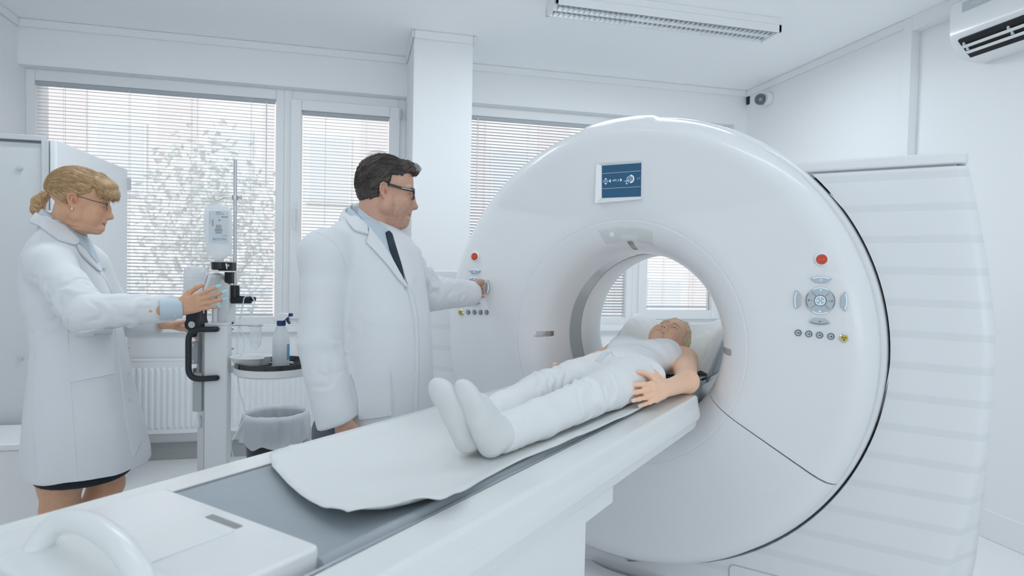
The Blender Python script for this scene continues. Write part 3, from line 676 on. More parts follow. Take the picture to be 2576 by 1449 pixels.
# control tray at the foot end, its lid and grab handle
tr_ = MB().prism(rrect(-.214, .206, .28, .628, .012), .895, .938, lambda u, v, w: (u, v, w)).build('foot_tray', M_white, tab, bevel=.007, seg=3)
MB().prism(rrect(-.150, .152, .34, .612, .012), .93, .9392, lambda u, v, w: (u, v, w)).build('tray_panel', M_white, tr_, bevel=.0012)
MB().prism(rrect(-.056, .066, .38, .584, .010), .93, .9415, lambda u, v, w: (u, v, w)).build('tray_lid', M_cream, tr_, bevel=.0012)
MB().prism(rrect(-.024, .058, .588, .602, .003), .93, .9398, lambda u, v, w: (u, v, w)).build('finger_slot', mat('slot_shadow', (.30, .31, .30), .6), tr_)
MB().cyl((.206, .54, .918), (.2095, .54, .918), .008, 20).build('tray_button', M_cream, tr_, smooth=40)
MB().prism(rrect(-.105, .20, .33, .44, .03), .93, .951, lambda u, v, w: (u, v, w)).build('handle_base', M_cream, tr_, bevel=.007, seg=3)
MB().tube(catmull([(-.086, .375, .94), (-.083, .385, .958), (-.065, .395, .982), (-.02, .40, .997), (.05, .40, 1.0), (.12, .395, .992), (.17, .39, .970), (.178, .385, .945)], 6), .0158, 20).build('grab_handle', M_cream, tr_, smooth=60)

# disposable sheet on the mattress, foot end curled up
M_sheet = mat('paper_sheet', (.76, .775, .77), .8, spec=.2, bump=(120, .12, .001))
def cdt_sheet(poly, zf, grid, th, name, m, par, seed=0):
    P = [np.array(p, float) for p in poly]; pts = []; n = len(P)
    for i in range(n):
        a, b = P[i], P[(i + 1) % n]; k = max(1, int(np.linalg.norm(b - a) / grid)); pts += [a + (b - a) * j / k for j in range(k)]
    nb = len(pts); Q = np.array(pts); lo, hi = Q.min(0), Q.max(0)
    def inside(p):
        c = False
        for i in range(nb):
            a, b = Q[i], Q[(i + 1) % nb]
            if (a[1] > p[1]) != (b[1] > p[1]) and p[0] < (b[0] - a[0]) * (p[1] - a[1]) / (b[1] - a[1]) + a[0]: c = not c
        return c
    for x in np.arange(lo[0] + grid / 2, hi[0], grid):
        for y in np.arange(lo[1] + grid / 2, hi[1], grid):
            p = np.array((x, y))
            if inside(p) and np.min(np.linalg.norm(Q - p, axis=1)) > grid * .45: pts.append(p)
    from mathutils.geometry import delaunay_2d_cdt
    v2, e2, f2, *_ = delaunay_2d_cdt([Vector(p) for p in pts], [(i, (i + 1) % nb) for i in range(nb)], [], 1, 1e-6)
    o = MB().add([(p[0], p[1], zf(p[0], p[1])) for p in v2], [tuple(f_) for f_ in f2]).build(name, m, par, smooth=180)
    s = o.modifiers.new('solidify', 'SOLIDIFY'); s.thickness = th; s.offset = 1; return o
foot = catmull([(-.247, .93), (-.236, .872), (-.20, .845), (-.14, .820), (-.05, .783), (.04, .752), (.11, .732), (.160, .722)], 5) + catmull([(.160, .722), (.180, .785), (.210, .835), (.250, .868), (.228, .97), (.214, 1.12), (.226, 1.32), (.240, 1.6), (.246, 1.9), (.246, 2.3), (.246, 2.62)], 5)[1:]
def sheet_z(x, y):
    dy = y - interp([(-.247, .90), (-.2, .845), (-.14, .822), (.04, .752), (.16, .722), (.246, .87)], x)
    lift = .019 * math.exp(-(dy / .06) ** 2) * (.55 + .45 * math.sin(7 * x + 1.2)) + .016 * math.exp(-((x - .15) / .06) ** 2 - (dy / .10) ** 2)
    ed = max(0, x - .16) / .08; lift += .006 * min(1, ed) * (1 + noise.noise(Vector((3, y * 6, 0))))
    far = .011 * max(0, min(1, (-x - .19) / .05))
    return mz(max(-.2, min(.2, x))) + .0035 + lift + far + .0016 * noise.noise(Vector((x * 14, y * 9, 1))) + .0012 * noise.noise(Vector((x * 40, y * 22, 4)))
sh = thing('paper_sheet', 'white disposable sheet under the patient with a curled foot end', 'sheet', (TO[0], TO[1], 0), GYAW)
cdt_sheet([tuple(p) for p in foot] + [(-.246, 2.62)], sheet_z, .022, .0012, 'sheet_layer', M_sheet, sh)
# paper cover over the headrest
pc = thing('headrest_cover', 'crumpled white paper cover draped over the grey headrest behind the patient', 'cover', (TO[0], TO[1], 0), GYAW)
wz = [(2.56, .945), (2.62, .98), (2.68, 1.01), (2.75, 1.05), (2.82, 1.085), (2.90, 1.115), (2.97, 1.135)]; czr = [(2.56, .922), (2.66, .928), (2.74, .938), (2.82, .98), (2.90, 1.045), (2.97, 1.105)]
rows = []
for y in np.linspace(2.56, 2.97, 56):
    zw, zc_ = interp(wz, y), interp(czr, y); dn = interp([(2.56, .93), (2.61, .925), (2.66, .965), (2.70, 1.0), (2.75, 1.035), (2.82, 1.07), (2.90, 1.105), (2.97, 1.128)], y); row = []
    for t in np.linspace(-1, 1, 90):
        a = abs(t); s_ = 1 if t > 0 else -1; w0 = .20 + .012 * (y - 2.56)
        if a < .72: x = s_ * w0 * (a / .72); z = zc_ + (zw - zc_) * (a / .72) ** 2.4
        else: q = (a - .72) / .28; x = s_ * (w0 + .035 * min(1, q * 2.2) ** .7); z = zw - (zw - dn) * q ** 1.15 + .004 * (1 - q)
        wv = .008 * (.5 - abs(noise.noise(Vector((x * 9 + y * 7, y * 12 - x * 5, 12))))) + .006 * (.5 - abs(noise.noise(Vector((x * 22 - y * 9, y * 17, 3))))) + .006 * noise.noise(Vector((x * 16, y * 9, 2))) + .006 * noise.noise(Vector((x * 34 + y * 20, y * 22, 5))) + .003 * abs(noise.noise(Vector((x * 60, y * 50, 7))))
        row.append((x + .02, y + wv, z + wv))
    rows.append(row)
o = MB().loft(rows, closed=False).build('cover_layer', M_sheet, pc, smooth=180); q_ = o.modifiers.new('solidify', 'SOLIDIFY'); q_.thickness = .0012; q_.offset = 1
# ================================================================== INJECTOR CART AND SMALL THINGS
FWH = np.array([CF[0], CF[1], 0]); FWH /= np.linalg.norm(FWH); RTH = np.array([FWH[1], -FWH[0], 0]); VYAW = math.atan2(RTH[1], RTH[0])
class VF:                                        # upright frame facing the viewpoint: x right, y away, z up
    def __init__(s, px, D):
        p = onplane(px, 700, FWH, D); s.o = np.array([p[0], p[1], 0]); s.D = D
    def __call__(s, px, py, dy=0.0):
        p = onplane(px, py, FWH, s.D + dy) - s.o; return np.array([p @ RTH, p @ FWH, p[2]])
    def r(s, n, dy=0): return n * (s.D + dy) / FPX
    def thing(s, name, label, cat, group=None): return thing(name, label, cat, s.o, VYAW, group)
f = VF(548, 2.42)
cart = f.thing('injector_cart', 'white wheeled contrast injector cart with black grab handle and steel drip pole', 'medical cart')
M_cart = mat('cart_white', (.70, .715, .725), .35, coat=.15)
M_cartg = mat('cart_grey', (.42, .44, .445), .4)
A, B, Cc, D_, E_ = (f(497, 900, .06), f(514, 900, -.06), f(562, 900, -.06), f(576, 900, -.045), f(582, 900, 0))
F_ = f(582, 900, .09)
ztop = f(540, 819, -.06)[2]
sec = [(A[0], .06), (B[0], -.06), (Cc[0], -.06), (Cc[0] + .012, -.057), (D_[0], -.045), (E_[0] - .003, -.02), (E_[0], .0), (F_[0], .09), (A[0] + .004, .09)]
MB().prism(sec, .06, ztop, lambda u, v, w: (u, v, w)).build('column', M_cart, cart, smooth=40, bevel=.003)
MB().prism([(B[0] - .001, -.0608), (B[0] + .001, -.0612), (B[0] + .001, -.055), (B[0] - .001, -.055)], .06, ztop - .004, lambda u, v, w: (u, v, w)).build('edge_joint', M_cartg, cart)
MB().prism([(x * 1.0, y) for x, y in sec], ztop, ztop + .008, lambda u, v, w: (u, v, w)).build('top_plate', M_cart, cart, bevel=.003)
def bx(name, px0, py0, px1, py1, d0, d1, m, bev=.003, par=cart):
    a, b = f(px0, py1, d0), f(px1, py0, d0); return MB().box(a[0], b[0], d0, d1, a[2], b[2]).build(name, m, par, bevel=bev)
bx('side_plate', 494, 838, 500, 938, -.03, .05, M_cartg)
bx('clamp_block', 481, 860, 496, 916, -.045, .03, M_greym)
for y in (868, 908): p = f(488, y, -.045); MB().cyl(p, p + np.array([0, -.004, 0]), .006, 14).build('clamp_screw', M_steel, cart, smooth=40)
bx('drive_housing', 483, 940, 507, 1036, -.06, .05, M_cartg, .004)
MB().box(f(484, 930)[0], f(496, 930)[0], -.03, .02, f(490, 940)[2], f(490, 924)[2]).build('steel_stop', M_steel, cart, bevel=.003)
p = f(500, 1062, -.02); MB().sphere(p, .02, 16, sc=(.6, 1, 1.3)).build('white_cap', M_white, cart, smooth=180)
H = [f(546, 828, -.075), f(474, 829, -.085), f(474, 955, -.085), f(546, 951, -.075)]
hp = rpath([f(543, 827, -.045)] + H + [f(543, 950, -.045)], .045, 8)
MB().tube(hp, .0108, 16).build('grab_handle', mat('handle_black', (.015, .022, .028), .45), cart, smooth=60)
# mast behind, posts and screen
a = f(552, 814, .05); b = f(583, 814, .05); mz0, mzl, mzr = a[2], f(552, 706, .05)[2], f(583, 716, .05)[2]
mo = [(a[0], mz0), (b[0], mz0), (b[0], mzr), (b[0] - .012, mzr + .012), (a[0] + .028, mzl + .005), (a[0] + .018, mzl + .008), (a[0] + .006, mzl + .004), (a[0], mzl - .006)]
MB().prism(mo, .02, .09, lambda u, v, w: (u, w, v)).build('mast', M_cart, cart, smooth=30, bevel=.004)
p = f(567, 815, .05); MB().cyl(p, p + np.array([0, 0, .008]), .030, 24).build('mast_ring', M_black, cart, smooth=40)
p0, p1 = f(540, 818, .0), f(540, 764, .0)
MB().cyl(p0, p1, .0098, 18).build('support_post', M_cart, cart, smooth=40)
MB().cyl(p1 + np.array([0, -.014, 0]), p1 + np.array([0, .014, 0]), .019, 20).build('pivot_knob', M_cart, cart, smooth=40, bevel=.003)
for px, py in ((518, 812), (518, 817), (564, 816)): p = f(px, py, -.03); MB().cyl(p, p + np.array([0, 0, .006]), .005, 12).build('top_screw', M_steel, cart, smooth=40)
t0, t1 = f(541, 688, .0), f(512, 776, .0); ax = (t0 - t1); L_ = np.linalg.norm(ax); ax /= L_; nx = np.array([-ax[2], 0, ax[0]])
c = (t0 + t1) / 2 + np.array([.006, .03, 0])
sc_ = MB().obox(c + nx * .004, (ax, (0, 1, 0), nx), (L_ / 2, .11, .008)).build('touch_screen', M_cart, cart, bevel=.003)
MB().obox(c - nx * .011, (ax, (0, 1, 0), nx), (L_ / 2 - .004, .108, .006)).build('screen_back', M_cart, sc_, bevel=.003)
MB().obox(c + nx * .0125, (ax, (0, 1, 0), nx), (L_ / 2 - .015, .095, .0012)).build('screen_glass', M_blackg, sc_)
# injector head (black clevis) with silver pivot
hd = MB(); q = [f(x, y, -.06) for x, y in ((475, 779), (509, 779), (509, 803), (512, 812), (511, 822), (505, 829), (478, 829), (472, 822), (471, 812), (475, 803))]
hd.prism([(v[0], v[2]) for v in q], -.085, -.02, lambda u, v, w: (u, w, v)); head_ = hd.build('injector_head', M_black, cart, smooth=30, bevel=.005, seg=3)
p = f(492, 815, -.06); MB().cyl((p[0], -.085, p[2]), (p[0], -.090, p[2]), .0125, 24).box(p[0] - .011, p[0] + .011, -.0905, -.0895, p[2] - .0008, p[2] + .0008).build('pivot_screw', M_steel, head_, smooth=30)
bx('head_socket', 476, 770, 508, 781, -.075, -.025, mat('smoke_plastic', (.10, .12, .14), .25), .004, head_)
for x in (473, 512): 
    p = f(x, 788, -.05); MB().cyl(p, p + np.array([.0 , 0, .022]), .0035, 10).cyl(p + np.array([-.007, 0, .02]), p + np.array([.007, 0, .02]), .004, 10).build('thumb_screw', M_steel, head_, smooth=40)
bx('head_neck', 472, 826, 482, 850, -.05, .0, M_black, .004, head_)
# black bottle holder on its bracket
c = f(551, 660, .0); MB().lathe([(.001, 0), (.028, 0), (.031, .004), (.032, .030), (.028, .030), (.027, .01)], (c[0], 0.01, f(551, 679)[2]), 32).build('bottle_cup', M_black, cart, smooth=30)
bx('cup_bracket', 548, 660, 584, 682, .0, .04, M_black, .003)
bx('bracket_arm', 564, 681, 583, 712, .02, .05, M_black, .003)
for i in range(14): 
    z = f(584, 662 + i * 3.9, .03)[2]
rk = MB(); zz0 = f(583, 713, .03)[2]; xx = f(584, 700, .03)[0]
rk.prism([(xx - .004, zz0)] + [(xx + (.004 if i % 2 else 0), zz0 + i * .0045) for i in range(18)] + [(xx - .004, zz0 + 17 * .0045)], .022, .045, lambda u, v, w: (u, w, v)); rk.build('toothed_rack', M_black, cart)
p = f(569, 663, -.004); q = f(571, 677, -.004); MB().tube([p, q], [.0035, .0022], 10).build('lever', M_white, cart, smooth=60)
p = f(575.5, 668, -.001); MB().cyl(p, p + np.array([0, -.004, 0]), .004, 14).build('bracket_screw', M_steel, cart, smooth=40)
bx('holder_plate', 534, 681.5, 578, 684, -.02, .04, M_white, .001)
# drip pole with hook, elbow
pa, pb = f(591, 722, .05), f(592, 401, .05)
MB().cyl(pa, pb, .0062, 16).build('drip_pole', M_steel, cart, smooth=40)
p = f(591.5, 497, .05); hk = MB().cyl(p + np.array([0, 0, -.009]), p + np.array([0, 0, .009]), .0115, 16)
hk.build('pole_clamp', M_steel, cart, smooth=40)
MB().cyl(p, p + np.array([.026, 0, 0]), .0035, 10).cyl(p + np.array([.022, 0, -.008]), p + np.array([.022, 0, .008]), .004, 10).build('clamp_screw', M_steel, cart, smooth=40)
MB().tube(catmull([f(584, 497, .05), f(566, 497, .04), f(556, 501, .01), f(546, 504, .0), f(540, 501, .0), f(538, 495, .0)], 6), .0024, 8).build('hook', M_steel, cart, smooth=60)
MB().cyl(f(591, 749, .05), f(591, 718, .05), .0172, 24).build('pole_socket', M_black, cart, smooth=40, bevel=.002)
MB().cyl(f(579, 754, .05), f(632, 754, .05), .0155, 24).cyl(f(632, 752, .05), f(643, 752, .05), .0085, 16).build('cross_arm', M_black, cart, smooth=40, bevel=.002)
# ring holder and tray
rc = f(643, 819, .0); rp_ = [rc + .0265 * np.array([math.cos(R(a)), math.sin(R(a)), 0]) for a in range(0, 361, 15)]
MB().tube(rp_, .0022, 8, cap=False).tube([f(584, 819, .0), rc + np.array([-.0265, 0, 0])], .0022, 8).build('ring_holder', M_steel, cart, smooth=60)
tc = f(690, 918, .0); tz = f(690, 936, -.14)[2]; TR = .146
MB().lathe([(.001, -.03), (TR - .01, -.03), (TR, -.022), (TR, .0), (TR - .006, .002), (TR - .008, -.004), (.001, -.004)], (tc[0], 0, tz), 64).build('tray', M_cart, cart, smooth=30)
MB().box(f(569, 930)[0], tc[0] - TR + .03, -.02, .03, tz - .028, tz).build('tray_arm', M_cart, cart, bevel=.004)
MB().lathe([(.001, -.003), (TR - .020, -.003), (TR - .012, .004), (TR - .007, .020), (TR - .0045, .020), (TR - .0035, .0), (TR - .006, -.003)], (tc[0], 0, tz), 64).build('tray_liner', M_blackg, cart, smooth=40)
bs = MB().box(-.14, .16, -.03, .11, .05, .075); cart_b = bs.build('base', M_cart, cart, bevel=.01)
for s1 in (-1, 1):
    for s2 in (-1, 1): MB().cyl((.01 + s1 * .13, .04 + s2 * .20, .03), (.01 + s1 * .13 + .02, .04 + s2 * .20, .03), .03, 20).tube([(.01 + s1 * .09, .04 + s2 * .05, .062), (.01 + s1 * .13 + .01, .04 + s2 * .2, .058)], .014, 10).build('castor', M_black, cart, smooth=40)
for k, y in enumerate((828, 877)): p = f(583.5, y, .04); MB().cyl(p, p + np.array([.006, 0, 0]), .004, 10).build('side_screw', M_steel, cart, smooth=40)

# drip bag hanging upside down from the hook
def soft_plastic(name, col, tr, rough=.25):
    m = bpy.data.materials.new(name); m.use_nodes = True; nt = m.node_tree; b = nt.nodes['Principled BSDF']
    b.inputs['Base Color'].default_value = (*col, 1); b.inputs['Roughness'].default_value = rough
    a = nt.nodes.new('ShaderNodeBsdfTranslucent'); a.inputs[0].default_value = (*col, 1); x = nt.nodes.new('ShaderNodeMixShader'); x.inputs[0].default_value = .5
    t_ = nt.nodes.new('ShaderNodeBsdfTransparent'); y = nt.nodes.new('ShaderNodeMixShader'); y.inputs[0].default_value = tr
    L = nt.links; L.new(b.outputs[0], x.inputs[1]); L.new(a.outputs[0], x.inputs[2]); L.new(x.outputs[0], y.inputs[1]); L.new(t_.outputs[0], y.inputs[2]); L.new(y.outputs[0], nt.nodes['Material Output'].inputs[0]); return m
M_bag = soft_plastic('infusion_plastic', (.90, .92, .94), .30)
M_bagclear = soft_plastic('clear_plastic', (.88, .91, .93), .62, .1)
M_label = mat('label_paper', (.62, .67, .70), .6)
M_print = mat('label_print', (.20, .22, .24), .6); M_blue = mat('label_blue', (.10, .34, .55), .5)
bagt = f.thing('drip_bag', 'clear NaCl drip bag hanging upside down from the pole hook', 'drip bag')
pr = [(510, 555, 522), (513, 531, 562), (519, 515.5, 573), (528, 512.5, 577), (542, 510.5, 580), (560, 510.5, 581), (590, 512.5, 580), (612, 514.5, 580), (632, 516.5, 579.5), (640, 520, 575), (646, 527, 568), (650, 536, 561), (654, 539, 558), (662, 539, 558)]
rings = []
for y, xa, xb in pr:
    if xb < xa: xa, xb = xb, xa
    a, b = f(xa, y, -.005), f(xb, y, -.005); cx_ = (a[0] + b[0]) / 2; rx = (b[0] - a[0]) / 2; ry = min(.026, rx * .95) * (1 if y > 515 else .35) * (.75 if y < 530 else 1)
    if y > 648: ry = rx
    rings.append([(cx_ + rx * math.copysign(abs(math.cos(R(k))) ** .8, math.cos(R(k))), .004 + ry * math.sin(R(k)), a[2]) for k in range(0, 360, 12)])
MB().loft(rings).build('bag_body', M_bag, bagt, smooth=180)
MB().tube([f(546, 505, .0), f(545, 512, .0)], .003, 8).build('hanger_loop', M_bagclear, bagt, smooth=60)
def flabel(x0, y0, x1, y1, dy, par, name='label'):
    a, b = f(x0, y1, dy), f(x1, y0, dy); MB().box(a[0], b[0], dy, dy + .0012, a[2], b[2]).build(name, M_label, par); return a, b
flabel(525, 531.5, 574, 612, -.0255, bagt)
Ex, Ez, Ey = (1, 0, 0), (0, 0, 1), (0, -1, 0)
def ftext(s, px, py, size, m, par, dy, flip=False, name='label_text'):
    o = f(px, py, dy); text(s, size, basis(o, (-1, 0, 0) if flip else Ex, (0, 0, -1) if flip else Ez, Ey), m, par, name)
ftext('NaCl 0,9%', 553, 538.5, .0075, M_blue, bagt, -.0262)
ftext('NaCl 0,9%', 552, 601.5, .0125, M_blue, bagt, -.0262, True)
ftext('1000 ml', 565, 593, .006, M_print, bagt, -.0262, True)
pm = MB(); rng = random.Random(4)
def pbar(x0, y0, x1, y1, dy=-.0260): a, b = f(x0, y1, dy), f(x1, y0, dy); pm.add([(a[0], a[1], a[2]), (b[0], a[1], a[2]), (b[0], a[1], b[2]), (a[0], a[1], b[2])], [(0, 1, 2, 3)])
for i in range(7): pbar(544 + i * 1.7, 532.5, 544.8 + i * 1.7, 535)
pbar(557, 545, 573, 546.6)
for i in range(8): pbar(533, 553 + i * 2, 537, 554 + i * 2)
for i in range(4): pbar(549 + i * 1.5, 552, 549.8 + i * 1.5, 556.5)
for i in range(12):
    w = rng.uniform(6, 11); pbar(550 - w, 566 + i * 1.9, 550 + w, 566.5 + i * 1.9)
for i in range(5): pbar(526.5, 540 + i * 5, 529, 541 + i * 5)
pm.build('label_print', M_print, bagt, fix=False); tag(bpy.data.objects['label_print'], kind='stuff')

# white contrast bottle standing in the injector head
cb_ = f.thing('contrast_bottle', 'white square contrast bottle standing behind the hand of the woman', 'bottle')
pr = [(671, 474, 515), (672.5, 470.5, 519), (677, 468.5, 520.5), (700, 468, 521), (735, 468, 521), (752, 468.5, 520), (760, 472, 516), (764, 480, 508), (770, 482, 506)]
rings = []
for y, xa, xb in pr:
    a, b = f(xa, y, -.05), f(xb, y, -.05); rx = (b[0] - a[0]) / 2; rings.append([(a[0] + rx + rx * math.copysign(abs(math.cos(R(k))) ** .35, math.cos(R(k))), -.05 + rx * .7 * math.copysign(abs(math.sin(R(k))) ** .35, math.sin(R(k))), a[2]) for k in range(0, 360, 10)])
MB().loft(rings).build('bottle_body', M_bag, cb_, smooth=50)
pm = MB()
for i, w in enumerate((22, 34, 22, 36, 28, 30, 14)): pbar(517 - w, 686 + i * 3.3 + (2 if i > 3 else 0), 517, 687 + i * 3.3 + (2 if i > 3 else 0), -.0812)
pbar(471, 673.5, 477, 676, -.0812); tag(pm.build('label_print', M_label, cb_, fix=False), kind='stuff')

# thin clear tubes looping from the cross arm
tb = f.thing('infusion_tube', 'thin clear infusion tube looping from the black cross arm down the cart', 'tube')
M_tubep = soft_plastic('tube_plastic', (.86, .92, .96), .45, .1)
MB().tube(catmull([f(603, 722, .04), f(620, 722, .03), f(628, 738, .02), f(627, 745, .035), f(616, 747, .02), f(611, 765, .02), f(604, 800, .02), f(602, 820, .01), f(596, 865, .01), f(597, 905, -.0), f(594, 932, -.03)], 8), .0024, 8).build('long_tube', M_tubep, tb, smooth=60)
MB().tube(catmull([f(616, 747, .02), f(628, 742, .0), f(640, 758, .0), f(634, 780, .0), f(631, 792, .0)], 8), .0024, 8).cyl(f(636, 776, .0), f(631, 795, .0), .0045, 10).build('short_tube', M_tubep, tb, smooth=60)
MB().tube(catmull([f(604, 822, .01), f(613, 850, .01), f(612, 880, .0), f(600, 905, .0), f(597, 930, -.02), f(602, 980, .02), f(617, 1040, .05), f(606, 1070, .05), f(583, 1110, .05), f(582, 1130, .05), f(592, 1165, .05)], 8), .0024, 8).build('lower_tube', M_tubep, tb, smooth=60)
MB().cyl(f(606, 790, .02), f(603, 805, .02), .0045, 10).cyl(f(603, 818, .01), f(602, 826, .01), .004, 10).build('tube_connector', M_bagclear, tb, smooth=40)

# glass cylinder in the ring holder
gc = f.thing('glass_cylinder', 'clear round-bottomed glass cylinder hanging in the steel ring holder', 'glass')
M_vial = soft_plastic('vial_glass', (.86, .89, .92), .72, .05)
g0, g1 = f(643, 817, .0), f(643, 883, .0); h = g0[2] - g1[2]
MB().lathe([(.003, .0), (.004, .006), (.012, .010), (.019, .022), (.0215, .04), (.0218, h - .008), (.026, h), (.029, h + .002), (.029, h + .0035), (.025, h + .0025), (.0205, h - .006), (.0203, .04), (.018, .024), (.011, .013), (.001, .010)], (g1[0], 0, g1[2]), 32).build('cylinder', M_vial, gc, smooth=60)
gc.children[0].name = 'glass_wall'

# kidney dish and spray bottle on the tray
fk = f; kz = tz + .002
kd = f.thing('kidney_dish', 'white kidney-shaped bowl on the black tray of the cart', 'bowl')
def kidney(s, z, dx=0):
    o = []
    for k in range(0, 360, 10):
        a = R(k); x = .076 * s * math.cos(a); y = .066 * s * math.sin(a)
        if x > 0: x = x * (1 - .38 * math.exp(-((y + .012) / .026) ** 2))
        o.append((x, y, z))
    return o
kc = f(643, 905, .0)
rings = [[(kc[0] + x, -.03 + y, kz + z * .8 + .004) for x, y, z in kidney(s, zz)] for s, zz in ((.80, .0), (.92, .012), (1.0, .038), (1.08, .042), (1.09, .040), (1.06, .039), (.96, .036), (.87, .012), (.76, .003))]
MB().loft(rings).build('bowl', mat('dish_white', (.80, .82, .82), .35), kd, smooth=50)
sb = f.thing('spray_bottle', 'white spray bottle with navy blue trigger standing on the black tray', 'bottle')
c0 = f(706.5, 921, -.02); zb = tz; zt = f(706, 819, -.02)[2]; r0 = f.r(20.5)
hh = zt - zb
M_sb = soft_plastic('bottle_white', (.86, .88, .90), .12, .35)
MB().lathe([(.001, 0), (r0 - .004, 0), (r0, .005), (r0, hh * .60), (r0 * .97, hh * .68), (r0 * .82, hh * .84), (r0 * .55, hh * .97), (r0 * .48, hh), (r0 * .48, hh + .004)], (c0[0], -.02, zb), 32).build('bottle_body', M_sb, sb, smooth=60)
MB().lathe([(r0 * .5, hh), (r0 * .53, hh + .002), (r0 * .53, hh + .018), (r0 * .45, hh + .02), (.001, hh + .02)], (c0[0], -.02, zb), 24).build('cap_ring', M_navy, sb, smooth=40)
q = [f(x, y, -.02) for x, y in ((699, 807), (714, 807), (720, 803), (726, 797), (728, 795), (728, 789), (718, 787), (704, 788), (694, 794), (687, 801), (688, 803))]
MB().prism([(v[0], v[2]) for v in q], -.032, -.008, lambda u, v, w: (u, w, v)).build('sprayer_head', M_white, sb, smooth=30, bevel=.004)
a, b = f(727, 796, -.02), f(736, 788, -.02); MB().box(a[0], b[0], -.028, -.012, a[2], b[2]).build('nozzle', M_navy, sb, bevel=.002)
q = [f(x, y, -.02) for x, y in ((717, 803), (727, 798), (727, 806), (731, 814), (728, 816), (724, 812), (720, 805))]
MB().prism([(v[0], v[2]) for v in q], -.027, -.013, lambda u, v, w: (u, w, v)).build('trigger', M_navy, sb, bevel=.002)
lb = MB()
for a0, a1, m in ((-8, 28, 0), (152, 186, 0)): lb.lathe([(r0 + .0006, hh * .18), (r0 + .0006, hh * .56)], (c0[0], -.02, zb), 8, a0 - 20, a1 - 20)
lb.build('side_label', M_blue, sb, smooth=40)

# waste bin with a bag turned over its rim
fb = VF(697, 3.30)
bn = fb.thing('waste_bin', 'black round waste bin standing on the floor under the radiator', 'waste bin')
zt = fb(697, 1043)[2]; rb = fb.r(76)
MB().lathe([(.001, .0), (rb * .74, 0), (rb * .76, .01), (rb * .97, zt - .012), (rb * .99, zt), (rb * .955, zt), (rb * .93, zt - .02), (rb * .72, .015), (.001, .015)], (0, 0, 0), 40).build('bin_body', M_black, bn, smooth=40)
ln = fb.thing('bin_liner', 'crumpled translucent white bag folded over the rim of the black bin', 'bin bag')
M_liner = soft_plastic('liner_film', (.88, .91, .95), .05, .18)
rings = []; rng = random.Random(3)
prof = [(.50, -.30), (.70, -.16), (.84, -.07), (.915, .004), (.965, .022), (1.02, .022), (1.05, .004), (1.085, -.03), (1.10, -.07), (1.10, -.10), (1.12, -.125)]
for i, (k, dz) in enumerate(prof):
    row = []
    for j in range(96):
        a = 2 * math.pi * j / 96; amp = (.10 * (4 - i) / 4 if i < 4 else .012 if i < 6 else .07 + .012 * (i - 6))
        wv = amp * (noise.noise(Vector((math.cos(a) * 5, math.sin(a) * 5, i * .3))) + .8 * abs(noise.noise(Vector((math.cos(a + i * .12) * 9, math.sin(a + i * .12) * 9, i * .15)))) + .5 * math.sin(9 * a + i * .25) * noise.noise(Vector((math.cos(a) * 2, math.sin(a) * 2, 3))))
        hz = (.045 * noise.noise(Vector((math.cos(a) * 2.2 + 7, math.sin(a) * 2.2, 0))) - .02 * math.cos(a + .5)) * max(0, (i - 7)) / 3
        r_ = rb * (k + wv); row.append((r_ * math.cos(a), r_ * math.sin(a), zt + dz + hz + .01 * noise.noise(Vector((math.cos(a) * 6, math.sin(a) * 6, i)))))
    rings.append(row)
MB().loft(rings, cap=False).build('bag_film', M_liner, ln, smooth=50, sub=1)
